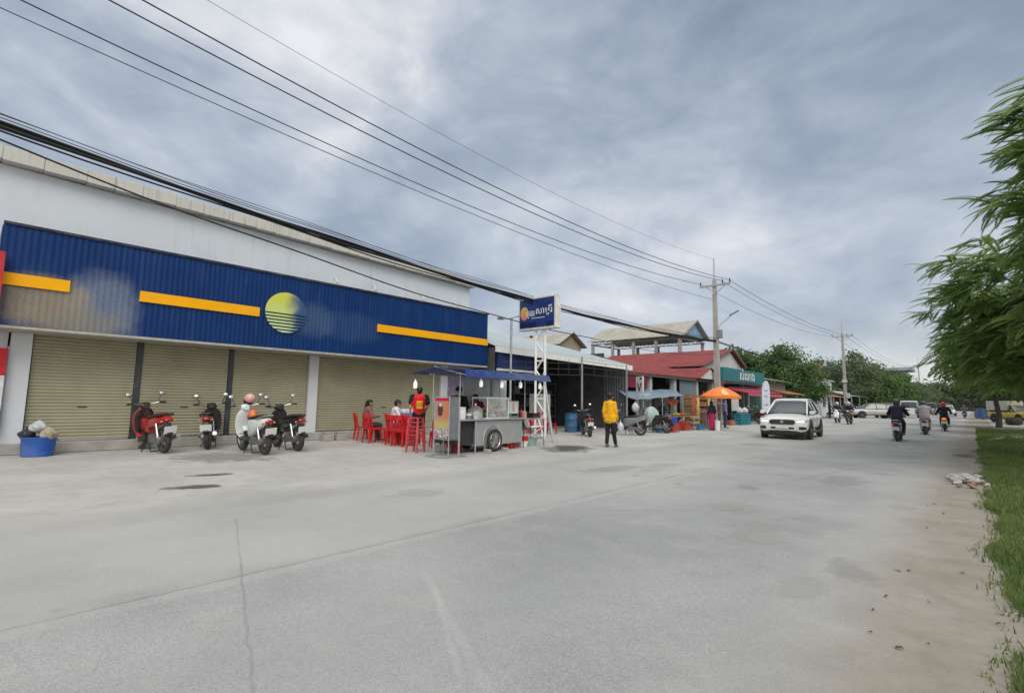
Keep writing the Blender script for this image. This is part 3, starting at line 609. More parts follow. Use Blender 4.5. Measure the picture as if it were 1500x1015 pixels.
MB().bx(-16.02, -15.03, .25, .29, 2.82, 4.94).build('fascia_return', BLUEF, shop); MB().bx(-16.02, -15.03, 14.76, 14.80, 2.82, 4.94).build('fascia_return', BLUEF, shop)
MB().bx(-16.02, -14.98, .27, 14.80, 2.735, 2.79).build('soffit', M('soffit_board', (.42, .40, .35), .8, dirt=.4), shop)
COLW = wallmat('column_paint', (.62, .64, .66), .2, 5)
for y0, y1 in ((.62, .98), (7.55, 7.86), (13.05, 13.4)): MB().bx(-16.3, -15.86, y0, y1, 0, 2.735).build('column', COLW, shop, bevel=.012)
DPOST = M('dark_post', (.035, .04, .048), .5, dirt=.2)
for y0 in (2.96, 5.16): MB().bx(-16.1, -15.94, y0, y0 + .13, .25, 2.735).build('post', DPOST, shop)
SHUT = M('khaki_shutter', (.35, .335, .225), .5, var=.1, scale=1.5, dirt=.5, dcol=(.31, .285, .2))
def shutter(y0, y1):
    rows = []; z = .285; pitch = .078
    while z < 2.72:
        for dz, dx in ((0, 0), (.012, .020), (.045, .024), (.066, .012)): rows.append((z + dz, dx))
        z += pitch
    s = MB(); k = len(rows); vs = [(-15.985 + dx, y, zz) for y in (y0, y1) for zz, dx in rows]
    vs += [(-16.03, y, zz) for y in (y0, y1) for zz, dx in rows]
    fs = []
    for i in range(k - 1): fs += [(i, k + i, k + i + 1, i + 1), (2 * k + i, 2 * k + i + 1, 3 * k + i + 1, 3 * k + i), (i, i + 1, 2 * k + i + 1, 2 * k + i), (k + i, 3 * k + i, 3 * k + i + 1, k + i + 1)]
    s.add(vs, fs); o = s.build('roller_shutter', SHUT, shop)
    MB().bx(-15.99, -15.945, y0 + .02, y1 - .02, .255, .30).build('bottom_rail', STEEL, o)
    ym = (y0 + y1) / 2; MB().bx(-15.962, -15.945, ym - .09, ym + .09, 1.05, 1.075).build('handle', BLACK, o)
for y0, y1 in ((1.0, 2.95), (3.10, 5.15), (5.30, 7.52), (7.88, 13.03)): shutter(y0, y1)
MB().bx(-16.6, -15.72, -6, 14.65, .002, .25).build('step', CONC, shop, bevel=.02)
MB().bx(-16.02, -15.95, 13.42, 14.6, .25, 2.73).build('wall_panel', M('purple_grey_panel', (.24, .20, .27), .7, var=.3), shop)
for yy in (7.75, 9.15, 11.2, 12.8):
    MB().tube([(-15.05, yy, 4.98), (-15.0, yy, 5.16), (-14.86, yy, 5.20), (-14.72, yy, 5.06)], .012).build('lamp_bracket', WHITEPAINT, shop)
    MB().lathe([(.02, .06), (.05, .0), (.0, -.01)], (-14.72, yy, 5.0), 10).build('spotlight', GALV, shop)
# next door, at the frame's edge
nb = thing('neighbouring_shop', 'red fronted shop at the far left end of the blue fascia', 'building')
MB().bx(-14.90, -14.72, -5, .34, 3.0, 4.3).build('red_fascia', M('red_fascia', (.50, .012, .03), .5, dirt=.15), nb)
MB().bx(-16.4, -16.05, -5, .58, .25, 2.74).build('wall', COLW, nb); MB().bx(-16.4, -14.9, -5, -4.8, .25, 4.3).build('wing_wall', COLW, nb)
bn = thing('banner', 'red, white and blue upright banner beside the end column', 'banner', (-15.7, .38, 0))
MB().bx(-.01, .01, -.24, .20, 1.75, 2.35).build('red_cloth', M('banner_red', (.5, .02, .03), .7), bn); MB().bx(-.01, .01, -.24, .20, 1.0, 1.745).build('white_cloth', M('banner_white', (.65, .65, .64), .7), bn); MB().bx(-.01, .01, -.24, .20, .5, .995).build('blue_cloth', M('banner_blue', (.06, .12, .40), .7), bn)
MB().tube([(-.02, .21, .0), (-.02, .21, 2.4)], .012).build('pole', STEEL, bn)
# tub and rubbish bags
tb = thing('tub', 'blue plastic tub full of rubbish bags in front of the end column', 'tub', (-15.25, 1.22, 0), .2)
tb.scale = (.72, .72, .78)
BLUEP = M('blue_plastic', (.015, .10, .42), .45, var=.1, dirt=.3)
MB().lathe([(.36, 0), (.385, .02), (.41, .5), (.43, .52), (.43, .54), (.39, .54), (.37, .06), (.0, .05)], n=28).build('body', BLUEP, tb, True)
for s in (1, -1): MB().tube([(.09 * s, .42 * 1, .44), (.06 * s, .46, .43), (0, .47, .42)], .014).build('handle', BLUEP, tb, True)
def bag(label, loc, r, mat, seed, squash=.8, group=None, name='rubbish_bag', cat='bag'):
    rnd = random.Random(seed); mb = MB(); mb.ell((0, 0, r * squash), r, r * .95, r * squash, 22, 14); ph = [rnd.uniform(0, 6) for _ in range(6)]
    out = []
    for x, y, z in mb.v:
        a = math.atan2(y, x); k = 1 + .08 * math.sin(5 * a + ph[0] + 3 * z / r) + .05 * math.sin(9 * a + ph[1]) + .05 * math.sin(7 * z / r + ph[2] + 2 * a)
        t_ = max(0, (z - r * squash * 1.45) / (r * squash * .55)); k *= 1 - .5 * t_; out.append((x * k, y * k, z + t_ * r * .25))
    mb.v = out; o = mb.build(name, mat, loc=loc, smooth=True)
    q = MB(); q.lathe([(r * .10, r * squash * 2.05), (r * .08, r * squash * 2.15), (r * .22, r * squash * 2.4), (r * .05, r * squash * 2.3)], n=10); q.build('knot', mat, o, True)
    return tag(o, label, cat, group)
PB_W = M('white_film', (.55, .56, .58), .35, var=.2, scale=9, bmp=.5, trans=.15); PB_B = M('black_film', (.03, .03, .034), .3, var=.3, scale=9, bmp=.5); PB_T = M('tan_film', (.36, .31, .23), .4, var=.25, scale=9, bmp=.5)
bag('dark bag at the left rim of the blue tub', (-15.38, 1.03, .34), .15, PB_B, 1); bag('tan bag at the right rim of the blue tub', (-15.10, 1.36, .35), .16, PB_T, 2); bag('pale bag on top of the heap in the blue tub', (-15.28, 1.20, .50), .17, PB_W, 3, .7)
# parked motorbikes before the shutters
RED = paint('red_gloss', (.42, .012, .014)); WHT = paint('mint_white_gloss', (.70, .76, .75)); BLK = paint('black_gloss', (.014, .014, .016)); GREYP = paint('grey_gloss', (.20, .22, .225)); DRED = paint('dark_red_gloss', (.10, .01, .012))
BLUEG = paint('blue_gloss', (.02, .05, .2)); ORG = paint('orange_gloss', (.75, .13, .02)); SILV = paint('silver_gloss', (.42, .43, .44))
def between(a, b): return ((a[0] + b[0]) / 2, (a[1] + b[1]) / 2, 0.004), math.atan2(b[1] - a[1], b[0] - a[0])
G4 = 'motorbikes parked in front of the shutters'
def parked(rear, ang, *a, sc=1.0, **k):
    c = (rear[0] + .62 * sc * math.cos(ang), rear[1] + .62 * sc * math.sin(ang), .003); t = bike(a[0], c, ang, *a[1:], **k); t.scale = (sc,) * 3; return t
parked((-14.25, 3.36), R(187), 'red and black step-through motorbike nearest to the blue tub', RED, BLK, 'underbone', sc=1.13, group=G4, seatm=M('dark_red_vinyl', (.08, .01, .012), .5))
parked((-14.6, 4.38), R(158), 'small black motorbike with a dark red tail between the red bike and the white scooter', BLK, BLACK, 'underbone', sc=1.12, group=G4)
parked((-12.45, 4.97), R(180), 'white retro scooter with a round red tail light', WHT, M('dark_trim', (.05, .05, .055), .5), 'scooter', sc=1.12, group=G4, inner=WHT)
parked((-12.8, 5.92), R(178), 'black motorbike closest to the second white column', BLK, BLACK, 'underbone', sc=1.12, group=G4)
hm = thing('helmet', 'pink and black helmet hung over the white scooter handlebar', 'helmet', (-13.60, 4.95, 1.16), R(200))
PINK = M('pink_helmet', (.62, .33, .30), .3, var=.1, coat=.4)
MB().ell((0, 0, .16), .145, .125, .13, 18, 12).build('shell', PINK, hm, True); MB().ell((.04, 0, .09), .13, .115, .11, 16, 10).build('visor', M('dark_visor', (.03, .02, .02), .15, coat=.5), hm, True)
MB().tube([(.03, .1, .05), (.05, .05, -.06), (.05, -.05, -.06), (.03, -.1, .05)], .008).build('strap', BLACK, hm, True)
bag('crumpled orange bag hanging inside the white scooter leg shield', (-13.40, 4.97, .72), .12, M('orange_film', (.60, .16, .04), .5, var=.25, bmp=.5), 7, 1.3, name='carrier_bag')
for k, (x, y, l) in enumerate(((-15.35, 8.0, 'left one of two concrete blocks by the second column'), (-15.3, 8.42, 'right one of two concrete blocks by the second column'))):
    q = MB(); q.bx(-.17, .17, -.17, .17, 0, .22); q.bx(-.12, .12, -.12, .12, .225, .28); tag(q.build('concrete_block', CONC, loc=(x, y, 0), bevel=.02), l, 'block', 'concrete blocks by the column')
# ------------------------------------------------------------------ street food: chairs, tables, cart
REDP = M('red_plastic', (.55, .008, .012), .4, var=.1, dirt=.12); PINKP = M('faded_red_plastic', (.50, .05, .07), .45, var=.15, dirt=.2)
def make_chair(label, loc, rz, group, mat=REDP):
    t = thing('plastic_chair', label, 'chair', loc, rz, group)
    MB().sheet([(-.20, -.19, .43), (.22, -.21, .44), (.22, .21, .44), (-.20, .19, .43)], 8, 8, lambda a, b, i, j: -.02 * math.sin(a * 3.14) * math.sin(b * 3.14), .02).build('seat', mat, t, True)
    m = MB()
    for s in (-1, 1): m.tube([(-.19, s * .185, .42), (-.23, s * .195, .65), (-.27, s * .17, .86)], .022)
    m.sheet([(-.265, -.185, .76), (-.265, .185, .76), (-.285, .15, .90), (-.285, -.15, .90)], 6, 2, lambda a, b, i, j: -.03 * math.sin(a * 3.14), .018)
    for s in (-.10, -.035, .035, .10): m.box((-.235, s, .60), (.016, .032, .36), 0, Matrix.Rotation(R(-9), 3, 'Y'))
    m.sheet([(-.20, -.19, .43), (-.20, .19, .43), (-.215, .19, .50), (-.215, -.19, .50)], 2, 1, None, .018); m.build('backrest', mat, t, True)
    for sx, sy in ((1, 1), (1, -1), (-1, 1), (-1, -1)):
        MB().loft([[(sx * .18 + a * .03, sy * .18 + b * .03, .42) for a, b in ((-1, -1), (1, -1), (1, 1), (-1, 1))], [(sx * .23 + a * .018, sy * .22 + b * .018, 0) for a, b in ((-1, -1), (1, -1), (1, 1), (-1, 1))]]).build('leg', mat, t)
    return t
GC = 'red plastic chairs of the street food tables'
c0 = make_chair('red chair farthest left, behind the seated ponytailed woman', (-14.9, 9.0, 0), R(75), GC)
for loc, a, l in (((-14.15, 9.12), 60, 'red chair between the ponytailed woman and the seated person in white'), ((-13.1, 9.05), 80, 'red chair left of the middle pair at the second table'), ((-12.75, 8.85), 95, 'nearest red chair at the second table with its back turned to the road'),
                  ((-12.95, 9.55), 60, 'red chair just behind the blue cooler box'), ((-12.3, 8.75), 100, 'red chair in front of the legs of the man in the red jersey'), ((-14.6, 10.9), -110, 'red chair on the shutter side of the first table'),
                  ((-13.6, 9.35), 70, 'red chair between the middle pair and the chair of the person in white'), ((-13.9, 8.75), 85, 'red chair pulled out nearest the road at the first table'), ((-12.5, 9.15), 110, 'red chair tucked under the second table beside the jersey'), ((-11.75, 10.1), 170, 'red chair behind the man in the red jersey on his right'), ((-11.55, 9.45), 150, 'red chair between the red jersey and the menu stand')):
    again(c0, (*loc, 0), R(a), l)
def make_table(label, loc, rz, group, topm, z=.72, sx=.9, sy=.6):
    t = thing('folding_table', label, 'table', loc, rz, group)
    MB().bx(-sx / 2, sx / 2, -sy / 2, sy / 2, z, z + .03).build('table_top', topm, t, bevel=.01)
    for s in (-1, 1):
        m = MB(); m.tube([(s * sx * .42, -sy * .42, 0), (s * sx * .1, -sy * .42, z)], .014); m.tube([(s * sx * .42, sy * .42, 0), (s * sx * .1, sy * .42, z)], .014); m.tube([(s * sx * .42, -sy * .42, .12), (s * sx * .42, sy * .42, .12)], .012); m.build('leg_frame', GALV, t, True)
    return t
TT = M('table_laminate', (.35, .42, .42), .4, dirt=.15)
make_table('folding table at which the ponytailed woman sits', (-14.75, 10.15, 0), R(80), 'folding tables by the food cart', TT)
make_table('folding table carrying the blue cooler box', (-13.35, 9.85, 0), R(75), 'folding tables by the food cart', TT)
cl = thing('cooler_box', 'white and blue cooler box on the second folding table', 'cooler', (-13.3, 9.58, .75), R(80))
MB().bx(-.17, .17, -.13, .13, 0, .16).build('body', M('cooler_blue', (.10, .25, .60), .35), cl, bevel=.02); MB().bx(-.18, .18, -.14, .14, .163, .30).build('lid', M('cooler_white', (.70, .74, .80), .35), cl, bevel=.03)
def cup(label, loc, r=.045, h=.13, mat=None, name='cup', cat='cup', group=None):
    return tag(MB().lathe([(r * .75, 0), (r, h), (r * .92, h), (r * .7, .01), (0, .01)], n=14).build(name, mat or WHITEPAINT, loc=loc, smooth=True), label, cat, group)
cup('white cup on the table before the ponytailed woman', (-14.62, 9.92, .75)); cup('tall clear cup beside the white cup on the first table', (-14.5, 10.1, .75), .04, .16, glass('cup_glass', (.8, .85, .85), .4))
person('woman with a long ponytail in a brown top seated on a red chair', (-14.78, 9.12, 0), R(70), 'sit', shirt=(.20, .10, .09), pants=(.03, .03, .04), hair='pony', sleeve='long', vox=.014)
person('person in a white top and dark cap seated beyond the first table', (-14.25, 9.85, 0), R(60), 'sit', shirt=(.62, .62, .64), pants=(.05, .05, .07), cap=(.03, .03, .04), vox=.014)
rm, rs, J = person('man in a red and yellow football jersey standing beside the tables', (-12.3, 9.3, 0), R(146), 'stand', shirt=(.62, .015, .02), pants=(.012, .012, .014), shorts=True, skin=SKIN2, vox=.010, shoe=(.6, .6, .58), over=dict(elR=(.02, -.26, 1.15), haR=(.20, -.20, 1.02)))
q = MB(); q.sheet([(-.172, -.085, 1.08), (-.172, .085, 1.08), (-.178, .085, 1.32), (-.178, -.085, 1.32)], 4, 4, lambda a, b, i, j: -.006 * (2 * a - 1) ** 2 , .012); pn = q.build('number_patch', M('jersey_yellow', (.75, .42, .03), .8), rs)
text('number', '10', .17, M('jersey_dark_red', (.25, .01, .01), .8), pn, (-.192, 0, 1.20), (R(90), 0, R(-90)), .002)
for s in (1, -1): pass
for s in (1, -1): remesh([((0, .20 * s, 1.435), (-.004, .245 * s, 1.27), .088, .082)], 'sleeve_trim', M('jersey_black', (.015, .012, .013), .85), rs, .013)
# stack of stools
def make_stool(label, loc, rz, group, mat=PINKP):
    t = thing('plastic_stool', label, 'stool', loc, rz, group)
    MB().bx(-.14, .14, -.14, .14, .425, .45).build('seat', mat, t, bevel=.012)
    for sx, sy in ((1, 1), (1, -1), (-1, 1), (-1, -1)):
        MB().loft([[(sx * .12 + a * .022, sy * .12 + b * .022, .43) for a, b in ((-1, -1), (1, -1), (1, 1), (-1, 1))], [(sx * .17 + a * .02, sy * .17 + b * .02, 0) for a, b in ((-1, -1), (1, -1), (1, 1), (-1, 1))]]).build('leg', mat, t)
    return t
GS = 'stacked pink-red stools by the menu stand'
s0 = make_stool('bottom stool of the pink-red stack left of the menu stand', (-10.75, 8.05, 0), .3, GS)
for k, nme in enumerate(('second from the ground', 'third from the ground', 'fourth from the ground', 'topmost')):
    again(s0, (-10.75, 8.05, .11 * (k + 1)), .3 + .03 * k, 'stool %s in the pink-red stack left of the menu stand' % nme)
# menu stand: A tall framed poster box
ms = thing('menu_stand', 'tall upright stand with a poster of a dark drink', 'sign stand', (-9.45, 7.98, 0), R(-2))

HX, HY = .29, .15
fr = MB()
for x in (-HX, HX):
    for y in (-HY, HY): fr.tube([(x, y, 0.02), (x, y, 1.42)], .013, 6)
for z in (.42, 1.42): fr.tube([(-HX, -HY, z), (HX, -HY, z), (HX, HY, z), (-HX, HY, z), (-HX, -HY, z)], .012, 6)
fr.build('frame', GALV, ms, True)
ft = MB(); ft.tube([(-.36, -.33, .02), (.36, -.33, .02), (.36, .33, .02), (-.36, .33, .02), (-.36, -.33, .02)], .014, 6); ft.tube([(0, -.33, .02), (0, .33, .02)], .012, 6); ft.build('base', GALV, ms, True)
m, N, L, b, tc = worldmat('poster_print'); sp = N.new('ShaderNodeSeparateXYZ'); L.new(tc, sp.inputs[0]); n1 = noise(N, L, 9, 4, .6, tc); n2 = noise(N, L, 22, 3, .7, tc)
c = mixc(N, L, maprange(N, L, mth(N, L, 'ADD', sp.outputs[0], mth(N, L, 'MULTIPLY', n1.outputs['Fac'], .2)), -.15, .35), (.46, .27, .25), (.58, .20, .09))
c = mixc(N, L, maprange(N, L, sp.outputs[2], .78, .95, 1, 0, True), c, (.50, .42, .14))
c = mixc(N, L, maprange(N, L, sp.outputs[2], .62, .76, 1, 0, True), c, mixc(N, L, maprange(N, L, n2.outputs['Fac'], .47, .55), (.62, .57, .55), (.16, .11, .10)))
L.new(c, b.inputs['Base Color']); b.inputs['Roughness'].default_value = .35
po = MB().bx(-HX + .015, HX - .015, -HY + .0, -HY + .015, .44, 1.40).build('poster', m, ms)
MB().bx(HX - .012, HX, -HY + .02, HY - .01, .44, 1.40).build('side_panel', M('grey_corrugated_side', (.15, .16, .17), .5), ms)
MB().bx(-HX + .015, HX - .015, -HY - .004, -HY - .001, 1.335, 1.40).build('red_band', M('poster_red', (.55, .01, .06), .4), po)
MB().prism([(-.06 + .10 * math.cos(a), 1.12 + .155 * math.sin(a)) for a in [6.2832 * k / 24 for k in range(24)]], -HY - .008, -HY - .001).build('drink_print', M('print_brown', (.09, .045, .03), .4), po)
MB().prism([(-.045 + .06 * math.cos(a), 1.235 + .04 * math.sin(a)) for a in [6.2832 * k / 24 for k in range(24)]], -HY - .012, -HY - .0085).build('cream_print', M('print_cream', (.62, .55, .50), .4), po)

bk = thing('bucket', 'dark red bucket on the ground behind the menu stand', 'bucket', (-9.95, 8.75, 0))
MB().lathe([(.13, 0), (.17, .28), (.18, .29), (.165, .285), (.125, .02), (0, .02)], n=22).build('body', M('dark_red_plastic', (.25, .02, .015), .45), bk, True); MB().tube([(.17, 0, .27), (.1, 0, .36), (-.1, 0, .36), (-.17, 0, .27)], .006, 6).build('handle', STEEL, bk)
# the cart
CA = R(95); CC = Vector((-10.1, 10.1, 0))
def cw(x, y, z=0): return (CC.x + x * math.cos(CA) - y * math.sin(CA), CC.y + x * math.sin(CA) + y * math.cos(CA), z)
cart = thing('food_cart', 'stainless steel street food cart with a spoked wheel and a blue canopy', 'cart', CC, CA)
SHEET = M('brushed_sheet_steel', (.46, .48, .48), .38, .55, var=.10, scale=3, dirt=.2, dcol=(.3, .29, .27))
MB().bx(-1.05, 1.0, -.42, .40, .17, .82).build('cabinet', SHEET, cart, bevel=.012)
MB().bx(-1.75, 1.08, -.50, .48, .835, .875).build('counter', SHEET, cart, bevel=.008)
MB().bx(-1.72, -1.06, -.36, .40, .25, .82).build('open_shelf', M('shelf_dark', (.03, .03, .032), .7), cart)
for x, y in ((-1.70, -.46), (-1.70, .42), (-1.10, -.46)): MB().tube([(x, y, 0), (x, y, .835)], .018).build('leg', GALV, cart)
wm = add_wheel(cart, -.38, .30, -.51, .09, 9, STEEL); add_wheel(cart, -.38, .30, .49, .09, 9, STEEL)
MB().torus((-.38, -.425, .32), (0, 1, 0), .36, .018, 30, 8).build('wheel_arch', SHEET, cart, True)
m = MB()
for x in (-.62, .30):
    for y in (-.44, .10): m.tube([(x, y, .875), (x, y, 1.42)], .014, 6)
for z in (.89, 1.42): m.tube([(-.62, -.44, z), (.30, -.44, z), (.30, .10, z), (-.62, .10, z), (-.62, -.44, z)], .014, 6)
sc_ = m.build('showcase_frame', WHITEPAINT, cart, True)
MB().bx(-.61, .29, -.445, -.441, .90, 1.41).build('showcase_glass', glass('showcase_glass', (.75, .8, .8), .18), sc_)
MB().bx(-.60, .28, -.42, .08, 1.12, 1.13).build('shelf', glass('shelf_glass', (.7, .8, .8), .35), sc_)
MB().bx(-.62, .30, -.45, .11, 1.435, 1.45).build('top_panel', WHITEPAINT, sc_)
m = MB(); m.bx(.34, .84, -.40, .1, .876, .93); m.tube([(.36, -.38, .93), (.36, -.38, 1.36), (.84, -.38, 1.36), (.84, -.38, .93)], .012, 6); m.build('side_rack', STEEL, cart, True)
MB().bx(.40, .82, -.39, -.37, 1.0, 1.34).build('price_board', M('price_board', (.55, .56, .56), .5, var=.15), cart)
for k in range(4): MB().bx(.565, .625, -.394, -.391, 1.06 + k * .065, 1.10 + k * .065).build('red_mark', M('print_red', (.5, .05, .03), .5), cart)
m = MB()
for x, y in ((-1.72, -.46), (1.05, -.46), (-1.72, .5), (1.05, .5)): m.tube([(x, y, .8), (x, y, 2.05)], .016, 6)
for y in (-.46, .5): m.tube([(-1.88, y, 2.02), (1.82, y, 2.02)], .014, 6)
m.build('canopy_frame', GALV, cart, True)
m, N, L, b, tc = worldmat('canopy_tarp'); sp = N.new('ShaderNodeSeparateXYZ'); L.new(tc, sp.inputs[0]); n1 = noise(N, L, 3, 5, .6, tc)
c = mixc(N, L, maprange(N, L, mth(N, L, 'ADD', sp.outputs[0], mth(N, L, 'MULTIPLY', n1.outputs['Fac'], 1.2)), -1.2, 1.4, 0, 1, True), (.010, .035, .20), (.06, .09, .19))
c = mixc(N, L, maprange(N, L, n1.outputs['Fac'], .5, .7, 0, .4), c, (.13, .15, .20)); L.new(c, b.inputs['Base Color']); b.inputs['Roughness'].default_value = .6; TARP = m
m = MB(); wv = lambda a, b_, i, j: .02 * math.sin(a * 34) * (1 - b_)
m.sheet([(-1.92, -.85, 1.93), (1.86, -.85, 1.95), (1.84, -.78, 2.12), (-1.9, -.78, 2.12)], 40, 3, wv, .012)
m.sheet([(-1.9, -.78, 2.122), (1.84, -.78, 2.122), (1.84, .35, 2.20), (-1.9, .35, 2.20)], 30, 4, wv, .012); m.sheet([(-1.9, .35, 2.20), (1.84, .35, 2.20), (1.84, 1.25, 2.06), (-1.9, 1.25, 2.06)], 30, 4, None, .012)
m.build('canopy', TARP, cart, True)
for x, zz in ((-1.86, 1.97), (1.8, 1.98)): MB().tube([(x, -.82, zz), (x, .35, 2.22)], .012).build('canopy_bar', GALV, cart)
BULB = emit('white_bulb_added_glow', (.85, .85, .84), .22)  # faint glow added to the white plastic of unlit bulbs
for k, (x, y, z, l) in enumerate(((-2.75, .05, 1.72, 'white hanging lamp left of the canopy, above the red jersey'), (-1.22, -.72, 1.80, 'first white lamp under the canopy, above the vendor in the black cap'), (-.37, -.72, 1.80, 'white hanging lamp above the cart wheel and showcase'),
                                  (.48, -.72, 1.82, 'white hanging lamp above the right end of the cart counter'), (1.45, -.72, 1.82, 'white hanging lamp above the side table with the red bottle'))):
    t = thing('hanging_lamp', l, 'lamp', cw(x, y, z), CA, 'white lamps hanging round the cart canopy')
    MB().lathe([(.02, -.10), (.045, -.095), (.05, -.05), (.048, .03), (.026, .07), (.02, .085), (.0, .09)], n=14).build('bulb', BULB, t, True)
    MB().cyl((0, 0, .085), (0, 0, .13), .02, .016, 10).build('socket', WHITEPAINT, t); MB().tube([(0, 0, .13), (0, 0, .24 if k else .36)], .005, 6).build('cord', BLACK, t)
tag(MB().tube([cw(-2.75, .05, 2.08), cw(-2.3, -.2, 2.02), cw(-1.88, -.5, 2.05)], .006, 6).build('lamp_cord', BLACK), 'thin black cord carrying the lamp left of the canopy', 'cord')
# things on and round the cart
def pot(name, label, cat, loc, prof, mat, lid=None, lidm=None, group=None):
    t = thing(name, label, cat, loc, 0, group); MB().lathe(prof, n=24).build('body', mat, t, True)
    if lid: MB().lathe(lid, n=24).build('lid', lidm or mat, t, True)
    return t
POTM = M('aluminium_pot', (.62, .63, .63), .3, .7, var=.08, dirt=.15)
pot('cooking_pot', 'aluminium pot with a pointed lid on the cart counter', 'pot', cw(-.85, -.22, .876), [(.19, 0), (.20, .02), (.20, .20), (.215, .21), (.0, .205)], POTM, [(.215, .215), (.20, .235), (.10, .32), (.03, .345), (.03, .40), (.02, .41), (0, .41)])
pot('jar', 'white jar at the left end of the cart counter', 'jar', cw(-1.42, -.25, .876), [(.11, 0), (.115, .02), (.11, .24), (.10, .26), (0, .26)], WHITEPAINT, [(.115, .262), (.115, .30), (.0, .31)])
pot('jug', 'white plastic jug beside the white jar on the counter', 'jug', cw(-1.62, -.15, .876), [(.07, 0), (.08, .16), (.06, .2), (.0, .19)], M('milky_plastic', (.6, .62, .62), .4))
pot('bowl', 'metal bowl of white eggs between the jar and the pot', 'bowl', cw(-1.17, -.28, .876), [(.07, 0), (.13, .09), (.12, .09), (.05, .015), (0, .015)], STEEL)
tag(MB().ell((0, 0, 0), .09, .09, .06, 14, 8).build('food_heap', M('cream_food', (.65, .6, .5), .6), loc=cw(-1.17, -.28, .965), smooth=True), 'pale food heaped in the metal bowl', 'food')
FD = [('yellow noodles', (.62, .50, .10)), ('pink sausages', (.60, .26, .22)), ('orange fritters', (.62, .20, .03)), ('white buns', (.66, .64, .58)), ('green leaves', (.12, .28, .06)), ('brown fried dough', (.36, .20, .08))]
rnd = random.Random(9)
for k, (x, z) in enumerate(((-.02, 1.135), (-.33, 1.135), (.10, .885), (-.10, .885), (-.42, .885), (.17, 1.135))):
    nm, c = FD[k]; m = MB(); m.lathe([(.12, 0), (.15, .03), (.14, .03), (.11, .008), (0, .008)], n=16)
    tr = thing('food_tray', 'tray of %s in the cart showcase' % nm, 'tray', cw(x, -.2, z), 0, 'food trays in the showcase'); m.build('dish', STEEL, tr, True); q = MB()
    for i in range(14): a = rnd.uniform(0, 6.28); r = rnd.uniform(0, .09); q.ell((r * math.cos(a), r * math.sin(a), .04 + rnd.uniform(0, .12) * (1 - r / .1)), rnd.uniform(.03, .055), rnd.uniform(.03, .05), rnd.uniform(.02, .04), 8, 6)
    q.build('food', M('food_' + nm.replace(' ', '_'), c, .55, var=.25, scale=30), tr, True)
pot('basin', 'green tinted basin at the right end of the counter', 'basin', cw(.6, -.15, .935), [(.14, 0), (.2, .13), (.19, .13), (.13, .01), (0, .01)], M('pale_green_plastic', (.25, .42, .36), .4))
def bottle(label, loc, c, h=.24, group='sauce bottles on the side table'):
    t = thing('sauce_bottle', label, 'bottle', loc, 0, group); mm = M('bottle_%02d%02d' % (int(c[0] * 99), int(c[1] * 99)), c, .3)
    MB().lathe([(.035, 0), (.038, .01), (.038, h * .6), (.022, h * .72), (0, h * .72)], n=14).build('body', mm, t, True); MB().lathe([(.022, h * .725), (.02, h * .78), (.006, h), (0, h)], n=12).build('cap', mm, t, True)
st = thing('side_table', 'narrow folding side table to the right of the steel cart', 'table', cw(1.65, -.1, 0), CA)
MB().bx(-.55, .62, -.3, .3, .80, .83).build('table_top', SHEET, st, bevel=.006)
for x in (-.5, .57):
    for y in (-.26, .26): MB().tube([(x, y, 0), (x, y, .8)], .012).build('leg', BLACK, st)
bottle('red sauce bottle on the side table, taller of two', cw(1.22, -.22, .83), (.60, .02, .02), .34); bottle('pale pink sauce bottle on the side table', cw(1.42, -.22, .83), (.62, .35, .32), .27)
gr = thing('charcoal_grill', 'small black grill at the end of the side table', 'grill', cw(1.98, -.1, .83), CA); MB().bx(-.18, .2, -.14, .14, .02, .14).build('fire_box', BLACK, gr, bevel=.01)
MB().bx(-.19, .21, -.15, .15, .143, .16).build('grate', M('burnt_steel', (.05, .05, .05), .6, .6), gr)
b1 = thing('bucket', 'red and white bucket on the ground under the side table', 'bucket', cw(1.42, -.15, 0)); MB().lathe([(.12, 0), (.15, .17), (.0, .17)], n=20).build('body', WHITEPAINT, b1, True); MB().lathe([(.155, .172), (.17, .30), (.155, .30), (.14, .18), (0, .18)], n=20).build('rim', REDP, b1, True)
pot('basin', 'pale green basin on the ground right of the red and white bucket', 'basin', cw(1.85, -.05, 0), [(.2, 0), (.28, .2), (.27, .2), (.19, .02), (0, .02)], M('pale_green_plastic', (.25, .42, .36), .4))
tag(MB().lathe([(.2, 0), (.24, .1), (.25, .4), (.2, .48), (.0, .5)], n=20).build('gas_cylinder', M('grey_enamel', (.22, .25, .24), .5), loc=cw(1.3, .25, 0), smooth=True), 'grey gas cylinder standing behind the side table', 'gas cylinder')
for k, x in enumerate((.45, .78)):
    t = thing('plastic_stool', ('left', 'right')[k] + ' one of two low red stools under the right end of the cart', 'stool', cw(x, -.3, 0), CA, 'low red stools under the cart'); MB().bx(-.1, .1, -.1, .1, .145, .16).build('seat', REDP, t)
    for sx in (-1, 1):
        for sy in (-1, 1): MB().bx(sx * .085 - .012, sx * .085 + .012, sy * .085 - .012, sy * .085 + .012, 0, .145).build('leg', REDP, t)
for k, (x, y) in enumerate(((-.75, -.58), (-.02, -.58))):
    tag(MB().bx(-.1, .1, -.06, .06, 0, .09).build('wheel_chock', CONC, loc=cw(x, y, 0), bevel=.015), ('concrete chock in front of the cart wheel on its left', 'concrete chock in front of the cart wheel on its right')[k], 'block', 'chocks at the cart wheel')
